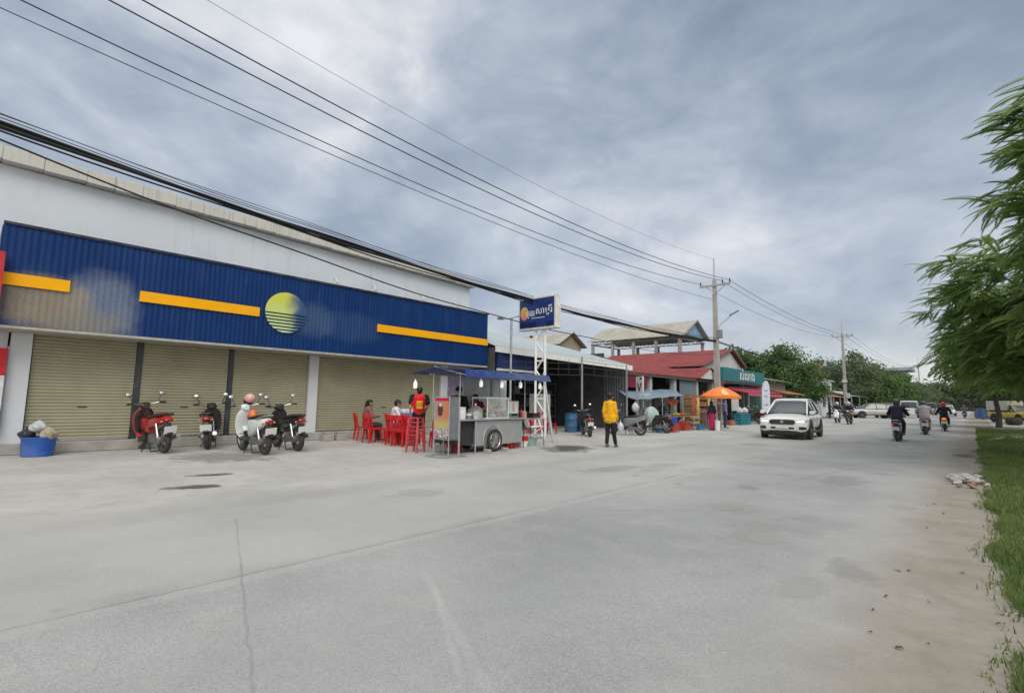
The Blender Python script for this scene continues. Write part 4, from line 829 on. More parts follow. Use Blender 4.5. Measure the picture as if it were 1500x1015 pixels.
for x0, x1, l in ((.15, 1.35, 'wide pale board hung behind the cart under the canopy'), (1.5, 2.2, 'narrow pale board hung at the right end of the canopy')):
    t = thing('display_board', l, 'board', cw((x0 + x1) / 2, 1.15, 0), CA); h = (x1 - x0) / 2
    MB().bx(-h, h, -.012, .012, 1.0, 2.03).build('sheet', M('pale_board', (.52, .55, .57), .5, var=.12), t); q = MB(); q.tube([(-h, 0, .02), (-h, 0, 2.06), (h, 0, 2.06), (h, 0, .02)], .014, 6); q.build('frame', GALV, t)
person('vendor in a black cap and black shirt standing behind the cart', (-11.0, 9.72, 0), R(-40), 'serve', shirt=(.014, .015, .017), pants=(.03, .03, .035), cap=(.03, .025, .025), skin=SKIN2, sleeve='long', vox=.011)
person('vendor in a maroon top bent over the food behind the showcase', (-11.15, 10.65, 0), R(-75), 'serve', shirt=(.16, .02, .03), pants=(.03, .03, .04), sleeve='long', scale=.93, vox=.013, over=dict(chest=(.10, 0, 1.33), head=(.2, 0, 1.52), shL=(.1, .175, 1.36), shR=(.1, -.175, 1.36)))
# pylon sign
py = thing('pylon_sign', 'white lattice pylon carrying a blue shop sign with a yellow disc', 'sign', (-12.2, 14.92, 0))
m = MB()
for x in (-.24, .22): m.tube([(x, 0, 0), (x, 0, 4.15)], .058, 4)
m.build('post', WHITEPAINT, py); m = MB(); z = .35; s = 1
while z < 3.9: m.tube([(-.24 * s, 0, z), (.22 * s, 0, z + .55)], .034, 4); z += .55; s = -s
for z in (1.45, 2.9): m.tube([(-.24, 0, z), (.22, 0, z)], .034, 4)
m.build('lattice', WHITEPAINT, py)
m = MB(); m.tube([(-.24, .05, 0), (-.24, .65, .05), (-.24, .65, .9)], .04, 4); m.tube([(-.2, .05, .9), (.9, -.85, .0)], .03, 4); m.build('brace', WHITEPAINT, py)
MB().bx(-1.04, .86, -.15, .15, 4.12, 5.42).build('sign_case', M('sign_case_white', (.66, .66, .60), .5, dirt=.15), py, bevel=.02)
sf = MB().bx(-.95, .77, -.168, -.152, 4.21, 5.33).build('sign_face', M('sign_blue', (.014, .035, .155), .3, var=.2, scale=1.5), py)
m, N, L, b, tc = worldmat('sign_disc'); sp = N.new('ShaderNodeSeparateXYZ'); L.new(tc, sp.inputs[0]); c = mixc(N, L, maprange(N, L, sp.outputs[2], 4.5, 5.05), (.55, .14, .16), (.72, .52, .08)); L.new(c, b.inputs['Base Color'])
MB().prism([(-.70 + .21 * math.cos(a), 4.78 + .27 * math.sin(a)) for a in [6.2832 * k / 32 for k in range(32)]], -.178, -.169).build('disc', m, sf)
SWH = M('sign_white', (.72, .73, .75), .4)
text('lettering', 'ហ្គារ', .36, SWH, sf, (-.40, -.176, 4.76), (R(90), 0, 0), .004, .42); text('lettering', 'សាមូរី', .34, SWH, sf, (.28, -.176, 4.82), (R(90), 0, 0), .004, .80)
MB().bx(-.35, .33, -.176, -.169, 4.55, 4.585).build('underline', M('sign_grey', (.40, .45, .55), .5), sf)
MB().bx(-.93, -.1, -.175, -.169, 4.24, 4.42).build('dark_band', M('sign_navy', (.004, .010, .09), .3), sf); MB().bx(.40, .74, -.175, -.169, 4.24, 4.38).build('dark_band', M('sign_navy', (.004, .010, .09), .3), sf)
MB().ell((-.40, -.1, 3.86), .05, .09, .05, 10, 6).build('spotlight', BLACK, py, True)
lp = thing('floodlight_pole', 'thin grey pole with two floodlights left of the pylon sign', 'lamp post', (-13.6, 14.75, 0)); MB().tube([(0, 0, 0), (0, 0, 4.72)], .045, 10).build('pole', GALV, lp, True)
MB().tube([(-.30, -.22, 4.66), (0, 0, 4.70), (.32, .22, 4.80)], .03).build('arm', GALV, lp, True)
for x, y, z in ((-.36, -.26, 4.68), (.40, .27, 4.86)): MB().box((x, y, z), (.24, .2, .09), .5).build('floodlight', M('floodlight_grey', (.12, .13, .14), .4), lp, bevel=.01)
tag(MB().tube([(-10.5, 13.55, 0), (-11.88, 14.72, 2.42)], .035, 8).build('leaning_pole', GALV), 'grey pole leaning against the white lattice pylon', 'pole')
q = thing('folding_chair', 'pale folded deck chair at the foot of the lattice pylon', 'chair', (-12.0, 14.3, 0), R(60)); MB().sheet([(-.2, -.25, .42), (-.2, .25, .42), (-.45, .25, 1.0), (-.45, -.25, 1.0)], 4, 4, lambda a, b, i, j: -.03 * math.sin(3.14 * a), .02).build('backrest', WHITEPAINT, q, True)
MB().sheet([(-.2, -.25, .42), (.3, -.25, .46), (.3, .25, .46), (-.2, .25, .42)], 4, 4, None, .02).build('seat', WHITEPAINT, q, True)
m = MB()
for s in (-.25, .25): m.tube([(-.35, s, 0), (.3, s, .46)], .016, 6); m.tube([(.3, s, 0), (-.2, s, .42)], .016, 6)
m.build('leg_frame', GALV, q)
# ------------------------------------------------------------------ buildings down the street
PALEBLUE = M('pale_blue_sheet', (.36, .42, .45), .55, .1, var=.08, scale=1, dirt=.2, dcol=(.3, .3, .28))
REDROOF = M('red_roof_sheet', (.22, .042, .042), .65, var=.25, spec=.25, scale=1.2, dirt=.35, dcol=(.17, .09, .08))
GREYSHEET = M('grey_sheet', (.28, .30, .30), .5, .3, var=.15, scale=2, dirt=.3)
TANROOF = M('tan_roof_sheet', (.36, .34, .29), .7, var=.15, scale=1.5, dirt=.4, dcol=(.22, .2, .16))
sh = thing('workshop_shed', 'open fronted workshop with a pale blue sheet roof and mesh grille', 'building')
A, B_, C_, D_ = (-14.7, 14.95, 3.66), (-12.7, 22.8, 3.22), (-19.2, 23.6, 4.98), (-19.2, 14.95, 5.18)
MB().corr([A, B_, C_, D_], 40, .025).build('roof', PALEBLUE, sh)
MB().loft([[(-14.69, 14.95, 3.40), (-14.62, 14.95, 3.40), (-14.62, 14.95, 3.655), (-14.69, 14.95, 3.655)], [(-12.69, 22.8, 2.98), (-12.62, 22.8, 2.98), (-12.62, 22.8, 3.215), (-12.69, 22.8, 3.215)]]).build('eave_board', WHITEPAINT, sh)
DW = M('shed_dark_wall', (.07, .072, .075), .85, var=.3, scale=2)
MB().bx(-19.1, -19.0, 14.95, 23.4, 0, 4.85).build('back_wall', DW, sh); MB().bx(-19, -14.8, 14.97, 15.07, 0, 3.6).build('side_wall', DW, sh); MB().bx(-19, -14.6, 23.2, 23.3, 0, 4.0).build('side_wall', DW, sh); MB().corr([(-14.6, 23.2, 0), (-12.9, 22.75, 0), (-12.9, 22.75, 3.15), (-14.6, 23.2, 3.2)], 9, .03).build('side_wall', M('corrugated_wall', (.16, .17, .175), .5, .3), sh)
for x, y, h in ((-12.4, 18.0, 3.3), (-12.45, 21.9, 3.25)): MB().bx(x - .03, x + .03, y - .03, y + .03, 0, h).build('post', GALV, sh)
m = MB()
for k in range(0, 9, 2): m.tube([(-12.4 - .0, 18.0 + k * .49, 2.45), (-12.45, 18.0 + k * .49, 3.15)], .008, 4)
for z in (2.55, 2.85, 3.12): m.tube([(-12.4, 18.0, z), (-12.45, 21.9, z)], .01, 4)
for k in range(8): m.tube([(-14.4 + k * .28, 15.2 + k * .38, 2.5), (-14.4 + k * .28, 15.2 + k * .38, 3.2)], .008, 4)
for z in (2.5, 2.75, 3.0): m.tube([(-14.4, 15.2, z), (-12.4, 18.0, z)], .01, 4)
m.build('grille', M('grille_grey', (.07, .072, .075), .6, .3), sh)
MB().bx(-14.75, -14.66, 15.1, 17.4, 2.72, 3.36).build('blue_board', M('navy_board', (.012, .03, .13), .45), sh); MB().bx(-14.74, -14.60, 15.1, 17.4, 2.62, 2.71).build('board_ledge', WHITEPAINT, sh)
for k, (y0, y1) in enumerate(((16, 18.5), (19, 22.5))):
    t = thing('storage_rack', ('grey storage rack at the back of the workshop behind the bare post', 'grey storage rack at the back of the workshop near the corrugated wall')[k], 'rack', ((-18.3, -17.6)[k], (y0 + y1) / 2, 0), 0, 'racks in the workshop'); h = (y1 - y0) / 2
    for z in (.5, 1.1, 1.7, 2.3): MB().bx(-.35, .35, -h, h, z, z + .05).build('shelf', M('rack_grey', (.13, .135, .14), .5), t)
    m = MB()
    for x in (-.33, .33):
        for y in (-h + .03, h - .03): m.bx(x - .02, x + .02, y - .02, y + .02, 0, 2.6)
    m.build('upright', M('rack_grey', (.13, .135, .14), .5), t)
    rnd = random.Random(k)
    for z in (.56, 1.16, 1.76):
        for j in range(4):
            c = rnd.choice([(.12, .10, .07), (.03, .03, .035), (.16, .155, .15), (.10, .03, .025), (.03, .05, .11)]); yy = -h + .3 + j * (2 * h - .5) / 3.3
            q = MB(); q.bx(-.22, .26, -.2, .2, 0, rnd.uniform(.2, .42)); tag(q.build('carton', M('carton_%02d' % int(c[0] * 99), c, .8), loc=((-18.25, -17.55)[k], (y0 + y1) / 2 + yy, z), bevel=.01), 'carton on a shelf of the workshop racks', 'carton', 'cartons on the workshop racks')
GW = 'red chairs inside the workshop'
again(c0, (-13.7, 16.3, 0), R(30), 'red chair inside the workshop, left of the pale cabinet', GW); again(c0, (-13.3, 16.9, 0), R(10), 'red chair inside the workshop, right beside the pale cabinet', GW); again(c0, (-14.2, 17.0, 0), R(-60), 'red chair deepest inside the workshop', GW)
t = thing('cabinet', 'pale tall cabinet inside the workshop behind the red chairs', 'cabinet', (-14.9, 18.2, 0), 0); MB().bx(-.3, .3, -.4, .4, 0, 1.7).build('carcass', M('pale_cabinet', (.38, .40, .38), .5), t, bevel=.01); MB().bx(.301, .32, -.38, -.01, .08, 1.62).build('door', M('pale_cabinet', (.38, .40, .38), .5), t); MB().bx(.301, .32, .01, .38, .08, 1.62).build('door', M('pale_cabinet', (.38, .40, .38), .5), t)
for k, (x, y) in enumerate(((-13.4, 18.6), (-13.7, 19.3), (-13.1, 19.2))):
    t = thing('drum', ('blue drum in the workshop behind the bare post', 'blue drum deepest of the three in the workshop', 'blue drum nearest the dark motorbike')[k], 'drum', (x, y, 0), 0, 'blue drums in the workshop')
    MB().lathe([(.27, 0), (.28, .02), (.28, .27), (.29, .29), (.28, .31), (.28, .58), (.29, .6), (.28, .62), (.27, .85), (.0, .85)], n=22).build('body', M('drum_blue', (.02, .10, .22), .5, dirt=.3), t, True); MB().lathe([(.285, .852), (.285, .875), (.0, .88)], n=22).build('lid', BLACK, t, True)
# tan house behind
th = thing('tan_house', 'tan gabled roof rising behind the blue sheet roof', 'house'); MB().bx(-26, -20.5, 26.8, 29.6, 0, 5.3).build('wall', M('tan_wall', (.35, .31, .22), .85, dirt=.3), th)
MB().prism([(26.8, 5.3), (28.2, 6.08), (29.6, 5.3)], -26, -20.5, 'x').build('gable', M('tan_wall', (.35, .31, .22), .85), th)
MB().corr([(-26.4, 26.5, 5.17), (-20.1, 26.5, 5.17), (-20.1, 28.2, 6.15), (-26.4, 28.2, 6.15)], 24, .02).build('roof', TANROOF, th); MB().corr([(-20.1, 29.9, 5.17), (-26.4, 29.9, 5.17), (-26.4, 28.2, 6.15), (-20.1, 28.2, 6.15)], 24, .02).build('roof', TANROOF, th)
# raised pavilion
pvl = thing('raised_pavilion', 'open rooftop pavilion with a tan gable roof and blue gable end', 'pavilion'); x0, x1, y0, y1, ze, zr = -30.2, -20.0, 45.6, 51.0, 7.95, 9.5; ym = (y0 + y1) / 2
MB().corr([(x0 - .3, y0 - .35, ze - .18), (x1 + .4, y0 - .35, ze - .18), (x1 + .4, ym, zr), (x0 - .3, ym, zr)], 34, .025).build('roof', TANROOF, pvl); MB().corr([(x1 + .4, y1 + .35, ze - .18), (x0 - .3, y1 + .35, ze - .18), (x0 - .3, ym, zr), (x1 + .4, ym, zr)], 34, .025).build('roof', TANROOF, pvl)
MB().prism([(y0, ze), (ym, zr - .06), (y1, ze)], x1 - .02, x1 + .04, 'x').build('gable_end', M('gable_blue', (.22, .34, .50), .6, dirt=.15), pvl)
m = MB(); m.loft([[(x1 + .42, y0 - .4, ze - .25), (x1 + .47, y0 - .4, ze - .25), (x1 + .47, y0 - .4, ze - .05), (x1 + .42, y0 - .4, ze - .05)], [(x1 + .42, ym, zr - .06), (x1 + .47, ym, zr - .06), (x1 + .47, ym, zr + .1), (x1 + .42, ym, zr + .1)], [(x1 + .42, y1 + .4, ze - .25), (x1 + .47, y1 + .4, ze - .25), (x1 + .47, y1 + .4, ze - .05), (x1 + .42, y1 + .4, ze - .05)]]); m.build('barge_board', M('barge_grey', (.26, .28, .28), .6), pvl)
tm = M('truss_grey', (.13, .135, .14), .6)
m = MB(); n = 11
for yy in (y0, ym, y1):
    m.bx(x0, x1, yy - .05, yy + .05, ze - .22, ze - .12); m.bx(x0, x1, yy - .05, yy + .05, ze - .50, ze - .42)
    for k in range(n): a = x0 + (x1 - x0) * k / n; b = x0 + (x1 - x0) * (k + 1) / n; m.tube([(a, yy, ze - .46), ((a + b) / 2, yy, ze - .17), (b, yy, ze - .46)], .03, 4)
for xx in (x0, x1): m.bx(xx - .05, xx + .05, y0, y1, ze - .5, ze - .38)
m.build('truss', tm, pvl)
for yy in (y0, y1):
    for k in range(5): xx = x0 + .2 + (x1 - x0 - .4) * k / 4; MB().bx(xx - .13, xx + .13, yy - .13, yy + .13, 0, ze - .50).build('column', M('pavilion_column', (.30, .29, .27), .8, dirt=.3), pvl)
MB().bx(x0, x1, y0 - .2, y1 + .2, 5.0, 5.25).build('deck', CONC, pvl); m = MB()
for z in (5.75, 6.2): m.tube([(x0, y0, z), (x1, y0, z), (x1, y1, z), (x0, y1, z), (x0, y0, z)], .013, 5)
m.build('railing', tm, pvl)
# red roofed market building
rb = thing('market_building', 'open fronted market hall with red corrugated roofs', 'building')
MB().corr([(-14.6, 36.4, 4.05), (-14.6, 43, 5.85), (-26, 43, 5.85), (-26, 36.4, 4.05)][::1], 2, .0).build('roof_board', M('roof_board', (.2, .06, .06), .8), rb)
MB().corr([(-26, 36.3, 4.09), (-14.5, 36.3, 4.09), (-14.5, 43, 5.90), (-26, 43, 5.90)], 50, .03).build('roof', REDROOF, rb); MB().corr([(-14.5, 46, 4.55), (-26, 46, 4.55), (-26, 43, 5.90), (-14.5, 43, 5.90)], 50, .03).build('roof', REDROOF, rb)
MB().corr([(-13, 22.95, 2.93), (-13, 36.8, 2.98), (-19.2, 36.8, 4.62), (-19.2, 23.6, 4.40)], 60, .03).build('lean_roof', REDROOF, rb)
MB().prism([(36.8, 4.0), (43, 5.78), (46, 4.45), (46, 3.0), (36.8, 3.0)], -14.9, -14.8, 'x').build('gable', M('gable_cream', (.55, .55, .52), .8, dirt=.25), rb)
m = MB(); m.loft([[(-14.48, 36.6, 4.0), (-14.42, 36.6, 4.0), (-14.42, 36.6, 4.18), (-14.48, 36.6, 4.18)], [(-14.48, 43, 5.82), (-14.42, 43, 5.82), (-14.42, 43, 6.02), (-14.48, 43, 6.02)], [(-14.48, 46.2, 4.42), (-14.42, 46.2, 4.42), (-14.42, 46.2, 4.6), (-14.48, 46.2, 4.6)]]); m.build('barge_board', M('barge_dark', (.13, .10, .09), .7), rb)
MB().corr([(-12.7, 31.6, 2.98), (-12.7, 33.5, 3.74), (-16.5, 33.5, 3.78), (-16.5, 31.6, 3.0)], 3, .02).build('porch_roof', REDROOF, rb); MB().corr([(-12.7, 33.5, 3.74), (-12.7, 35.4, 2.98), (-16.5, 35.4, 3.0), (-16.5, 33.5, 3.78)], 3, .02).build('porch_roof', REDROOF, rb)
MB().prism([(31.8, 2.98), (33.5, 3.66), (35.2, 2.98)], -12.85, -12.8, 'x').build('porch_gable', M('gable_cream', (.55, .55, .52), .8), rb)
MB().bx(-13.08, -12.99, 22.95, 36.8, 2.80, 2.92).build('eave_board', M('eave_dark', (.10, .07, .065), .7), rb)
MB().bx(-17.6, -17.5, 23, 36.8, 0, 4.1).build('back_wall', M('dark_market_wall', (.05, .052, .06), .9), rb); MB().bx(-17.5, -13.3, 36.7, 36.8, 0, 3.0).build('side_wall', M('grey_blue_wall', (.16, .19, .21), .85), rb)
for y in (25.8, 28.9, 32.2, 34.8): MB().bx(-13.45, -13.15, y - .15, y + .15, 0, 2.95).build('column', wallmat('pale_green_column', (.38, .42, .38), .3, 2), rb, bevel=.01)
MB().corr([(-13.2, 29.6, 0), (-13.2, 32, 0), (-13.2, 32, 2.85), (-13.2, 29.6, 2.85)], 10, .03).build('wall_sheet', M('blue_grey_sheet', (.13, .17, .20), .6), rb)
MB().bx(-13.14, -13.06, 23.0, 25.2, 2.15, 2.85).build('maroon_board', M('maroon_board', (.16, .012, .035), .6), rb)
aw = thing('awning', 'blue grey tarpaulin awning under the red roof', 'awning'); MB().sheet([(-11.9, 21.9, 1.50), (-11.9, 27.2, 1.80), (-13.35, 29.3, 2.22), (-13.3, 22.6, 1.95)], 14, 6, lambda a, b, i, j: -.08 * math.sin(3.14 * b) + .02 * math.sin(a * 20), .01).build('tarpaulin', M('blue_grey_tarp', (.20, .27, .34), .6, var=.2, dirt=.2), aw, True)
for x, y, z in ((-11.92, 22.0, 1.5), (-11.92, 27.1, 1.8), (-11.92, 24.6, 1.66)): MB().tube([(x, y, 0), (x, y, z)], .02, 6).build('pole', GALV, aw)
sg = thing('sign_board', 'white sign board with a black V mark on two thin posts', 'sign', (-11.8, 22.0, 0), R(-30)); MB().bx(-.30, .30, -.03, .03, 1.85, 2.62).build('panel', M('white_board', (.62, .62, .61), .5), sg)
MB().prism([(-.2, 2.3), (-.10, 2.3), (0, 2.0), (.10, 2.3), (.2, 2.3), (.03, 1.9), (-.03, 1.9)], -.04, -.031).build('mark', BLACK, sg); MB().bx(.05, .24, -.04, -.031, 2.47, 2.56).build('mark', BLACK, sg)
for s in (-.28, .28): MB().tube([(s, 0, 0), (s, 0, 1.85)], .018, 6).build('post', GALV, sg)
fg = thing('glass_fridge', 'white glass fronted fridge beneath the blue grey awning', 'fridge', (-12.9, 24.4, 0), 0); MB().bx(-.3, .3, -.33, .33, 0, 1.85).build('body', M('fridge_white', (.5, .54, .52), .4), fg, bevel=.02); MB().bx(.301, .32, -.28, .28, .25, 1.45).build('door', M('fridge_glass', (.20, .26, .26), .15), fg)
for z in (.6, .95, 1.2): MB().bx(.322, .33, -.28, .28, z, z + .05).build('shelf_edge', BLACK, fg)
fg2 = again(fg, (-13.0, 26.7, 0), 0, 'white glass fronted fridge beside the hanging red goods')
person('seller in black seated under the awning behind the produce table', (-12.4, 25.6, .12), R(-20), 'sit', shirt=(.012, .012, .016), pants=(.02, .02, .025), hair='long', sleeve='long', vox=.016)
G5 = 'red goods hanging under the awning'
for k, (y, z) in enumerate(((25.9, 1.42), (26.2, 1.45), (26.55, 1.4), (26.85, 1.47))):
    t = thing('hanging_goods', 'bunch of red packets hanging under the awning edge', 'goods', (-12.15, y, z), 0, G5); q = MB(); rnd = random.Random(k)
    for j in range(7): q.box((rnd.uniform(-.06, .06), rnd.uniform(-.1, .1), rnd.uniform(-.16, .1)), (.03, .09, .13), rnd.uniform(-1, 1))
    q.build('packets', M('red_packets', (.42, .06, .02), .5, var=.3), t); MB().tube([(0, 0, .1), (0, 0, .32)], .005, 5).build('string', BLACK, t)
def market_table(label, loc, rz, sx, sy, z, group='market tables'):
    t = thing('market_table', label, 'table', loc, rz, group); MB().bx(-sx, sx, -sy, sy, z - .04, z).build('table_top', WOOD, t)
    for a in (-1, 1):
        for b in (-1, 1): MB().bx(a * sx * .92 - .025, a * sx * .92 + .025, b * sy * .9 - .025, b * sy * .9 + .025, 0, z - .04).build('leg', WOOD, t)
    return t
market_table('low wooden table heaped with produce under the awning', (-11.3, 25.4, 0), R(85), 1.25, .4, .72); market_table('low wooden table behind the orange umbrella', (-11.2, 28.9, 0), R(85), .8, .35, .75)
PRD = [('green bananas', (.16, .24, .04)), ('yellow mangoes', (.60, .38, .05)), ('red peppers', (.45, .04, .02)), ('orange tomatoes', (.55, .14, .03)), ('leafy greens', (.05, .16, .03)), ('brown roots', (.25, .15, .07))]
for k, (n_, c) in enumerate(PRD):
    y = 24.45 + k * .38; bs = thing('produce_basket', 'basket of %s on the low wooden table' % n_, 'basket', (-11.22 - .01 * k, y, .72), 0, 'produce baskets on the table'); MB().lathe([(.12, 0), (.17, .07), (.16, .07), (.11, .01), (0, .01)], n=16).build('basket', M('wicker', (.3, .2, .1), .8), bs, True); q = MB(); rnd = random.Random(k)
    for i in range(14): a = rnd.uniform(0, 6.3); r = rnd.uniform(0, .12); q.ell((r * math.cos(a), r * math.sin(a), .06 + rnd.uniform(0, .1) * (1 - r / .14)), .045, .04, .035, 8, 6)
    q.build('produce', M('produce_%d' % k, c, .6, var=.3, scale=20), bs, True)
t = thing('bucket', 'bright blue bucket standing on red crates by the road', 'bucket', (-10.6, 22.9, .42)); MB().lathe([(.19, 0), (.25, .26), (.27, .27), (.24, .26), (.18, .02), (0, .02)], n=22).build('body', M('bright_blue_plastic', (.02, .07, .50), .4), t, True); MB().tube([(.25, 0, .25), (.15, 0, .05), (-.15, 0, .05), (-.25, 0, .25)], .008).build('handle', STEEL, t)
def crate(label, loc, rz, mat, group, s=(.5, .36, .2)):
    m = MB(); x, y, z = s[0] / 2, s[1] / 2, s[2]; m.bx(-x, x, -y, y, 0, .02)
    for zz in (.05, z * .5, z - .04):
        for a in (-1, 1): m.bx(a * x - .012, a * x + .012, -y, y, zz, zz + z * .22); m.bx(-x + .013, x - .013, a * y - .012, a * y + .012, zz, zz + z * .22)
    for a in (-1, 1):
        for b in (-1, 1): m.bx(a * x - .02, a * x + .02, b * y - .02, b * y + .02, .021, z)
    return tag(m.build('crate', mat, loc=loc, rot=(0, 0, rz)), label, 'crate', group)
CRR = M('crate_red', (.42, .03, .03), .5, var=.15, dirt=.2); CRB = M('crate_blue', (.02, .17, .32), .5, var=.15, dirt=.2); CRT = M('crate_tan', (.35, .27, .17), .7, var=.2)
GCR = 'crates along the market front'
crate('lower red crate beneath the bright blue bucket', (-10.6, 22.9, 0), R(80), CRR, GCR); crate('upper red crate directly beneath the bright blue bucket', (-10.6, 22.9, .205), R(83), CRR, GCR); crate('blue crate beside the red crates by the road', (-11.0, 22.35, 0), R(70), CRB, GCR)
crate('dark red crate under the produce table', (-10.95, 24.9, 0), R(85), CRR, GCR, (.6, .4, .4)); crate('tan crate at the right end of the produce table', (-10.85, 25.9, 0), R(80), CRT, GCR, (.5, .4, .62)); crate('blue crate beside the tan crate', (-10.6, 26.0, 0), R(75), CRB, GCR, (.4, .35, .28))
for k, (x, y, z) in enumerate(((-11.5, 35.0, 0), (-11.4, 35.7, 0), (-11.5, 35.0, .36), (-11.4, 35.7, .36), (-11.6, 36.4, 0))):
    crate(('bottom left crate of the turquoise stacks', 'bottom middle crate of the turquoise stacks', 'top left crate of the turquoise stacks', 'top right crate of the turquoise stacks', 'single turquoise crate right of the stacks')[k], (x, y, z), R(85), M('crate_turquoise', (.03, .20, .27), .5, var=.15), 'turquoise crates beyond the umbrella', (.62, .45, .35))
bag('white sack on the left turquoise stack', (-11.5, 35.0, .72), .22, PB_W, 11, .9, 'white sacks on the turquoise crates', 'sack', 'sack'); bag('white sack on the right turquoise stack', (-11.4, 35.7, .72), .22, PB_W, 12, .9, 'white sacks on the turquoise crates', 'sack', 'sack')
GS2 = 'sacks and cartons along the market columns'
for k, (x, y, r, m_, l) in enumerate(((-12.6, 23.4, .26, PB_B, 'dark sack left of the awning fridge'), (-12.4, 28.3, .28, PB_T, 'tan sack at the foot of the market column behind the tan crate'), (-12.2, 31.0, .26, PB_W, 'pale sack before the blue grey sheet wall'), (-12.5, 33.0, .3, PB_B, 'dark sack under the small porch gable'), (-11.9, 32.3, .24, PB_T, 'tan sack in front of the porch column'))): bag(l, (x, y, 0), r, m_, 60 + k, .95, GS2, 'sack', 'sack')
for k, (x, y, s_, c, l) in enumerate(((-11.9, 23.6, .42, (.30, .22, .14), 'cardboard carton beside the white sign board'), (-12.1, 30.2, .5, (.26, .19, .12), 'cardboard carton left of the pale sack'), (-12.1, 30.22, .36, (.10, .12, .2), 'navy carton on top of the cardboard carton'), (-12.6, 34.2, .55, (.12, .11, .11), 'dark carton behind the turquoise crates'), (-11.7, 33.7, .4, (.34, .10, .06), 'rust red carton at the near utility pole'))):
    q = MB(); q.bx(-s_ / 2, s_ / 2, -s_ * .6, s_ * .6, 0, s_ * .8); q.bx(-.03, .03, -s_ * .602, s_ * .602, s_ * .8, s_ * .803); tag(q.build('carton', M('market_carton_%d' % k, c, .8, var=.25, dirt=.2), loc=(x, y, .402 if k == 2 else 0), rot=(0, 0, .3 * k), bevel=.012), l, 'carton', GS2)
G6 = 'small goods hung from the eaves of the teal shop'
for k in range(9):
    c = ((.45, .08, .04), (.5, .34, .06), (.05, .1, .3), (.3, .3, .3), (.1, .28, .1))[k % 5]; t = thing('hanging_goods', 'small bundle hung in the row under the market and teal shop eaves', 'goods', (-12.95, 32.6 + k * .75, 2.05 - .1 * (k % 3)), 0, G6); q = MB(); rnd = random.Random(70 + k)
    for j in range(5): q.box((rnd.uniform(-.06, .06), rnd.uniform(-.12, .12), rnd.uniform(-.22, .1)), (.05, .12, .2), rnd.uniform(-1, 1))
    q.build('packets', M('goods_%d' % (k % 5), c, .6, var=.4), t); MB().tube([(0, 0, .1), (0, 0, .8)], .006, 5).build('string', BLACK, t)
# umbrella
um = thing('market_umbrella', 'orange market umbrella with a pale panel by the roadside', 'umbrella', (-9.75, 26.85, 0), R(20)); m, N, L, b, tc = worldmat('orange_canvas'); n1 = noise(N, L, 6, 4, .6, tc); c = mixc(N, L, maprange(N, L, n1.outputs['Fac'], .3, .7), (.68, .17, .035), (.78, .24, .05)); L.new(c, b.inputs['Base Color']); b.inputs['Roughness'].default_value = .7; OC = m
m = MB(); n = 8; rings = []
for r, z in ((.02, 2.26), (.35, 2.16), (.7, 1.98), (1.0, 1.76)): rings.append([(r * (1 if i % 2 == 0 else .985) * math.cos(6.2832 * i / 16), r * (1 if i % 2 == 0 else .985) * math.sin(6.2832 * i / 16), z - (0 if i % 2 == 0 else -.012)) for i in range(16)])
inner = [[(x * .985, y * .985, z - .02) for x, y, z in r] for r in rings[::-1]]; m.loft(rings + [[(x, y, z - .13) for x, y, z in rings[-1]]] + [[(x * .985, y * .985, z - .13) for x, y, z in rings[-1]]] + inner); m.build('canopy', OC, um)
m = MB(); a0 = R(-75); d = Vector((math.cos(a0), math.sin(a0), 0)); s_ = Vector((-d.y, d.x, 0))
p = [d * .50 + s_ * .10 + Vector((0, 0, 2.105)), d * .50 - s_ * .10 + Vector((0, 0, 2.105)), d * .95 - s_ * .16 + Vector((0, 0, 1.815)), d * .95 + s_ * .16 + Vector((0, 0, 1.815))]; m.sheet(p, 2, 2, None, .01); m.build('pale_panel', M('pale_print', (.70, .48, .26), .7), um)
MB().tube([(0, 0, .05), (0, 0, 2.28)], .02).build('pole', GALV, um); MB().lathe([(.24, 0), (.24, .06), (.05, .1), (.04, .2), (0, .2)], n=16).build('base', CONC, um)
m = MB()
for i in range(8): a = 6.2832 * i / 8; m.tube([(0, 0, 2.2), (.97 * math.cos(a), .97 * math.sin(a), 1.735)], .007, 4)
m.build('rib', GALV, um)
person('woman with long dark hair in a magenta skirt beneath the orange umbrella', (-10.05, 26.35, 0), R(150), 'stand', shirt=(.03, .015, .03), pants=(.42, .01, .10), skirt=True, hair='long', sleeve='long', scale=.86, vox=.016)
person('person in grey trousers standing behind the umbrella pole', (-10.35, 28.3, 0), R(200), 'stand', shirt=(.25, .17, .17), pants=(.16, .18, .17), scale=.95, vox=.018)
person('person in blue clothes standing right of the grey trousers', (-10.6, 29.8, 0), R(30), 'stand', shirt=(.10, .15, .26), pants=(.03, .05, .12), scale=.95, vox=.018)
tag(MB().lathe([(.13, 0), (.14, .5), (.12, .5), (.11, .02), (0, .02)], n=18).build('bin', WHITEPAINT, loc=(-9.75, 26.3, 0), smooth=True), 'white cylindrical bin at the feet of the woman in magenta', 'bin')
for k, (y, c, l) in enumerate(((27.2, (.42, .10, .03), 'orange cloth hanging behind the woman in magenta'), (27.8, (.60, .42, .10), 'yellow cloth hanging behind the umbrella, left of its pole'), (29.4, (.58, .40, .12), 'yellow cloth hanging behind the umbrella, right of its pole'))):
    tag(MB().sheet([(-11.4, y, .55), (-11.4, y + .35, .55), (-11.4, y + .35, 1.7), (-11.4, y, 1.7)], 12, 2, lambda a, b, i, j: .03 * math.sin(a * 18), .012).build('hanging_cloth', M('cloth_hang_%d' % k, c, .8), smooth=True), l, 'cloth', 'cloths hanging at the umbrella stall')
t = thing('shelf_unit', 'cluttered shelf of small goods in the shade behind the umbrella', 'shelf', (-12.2, 29.6, 0)); m = MB()
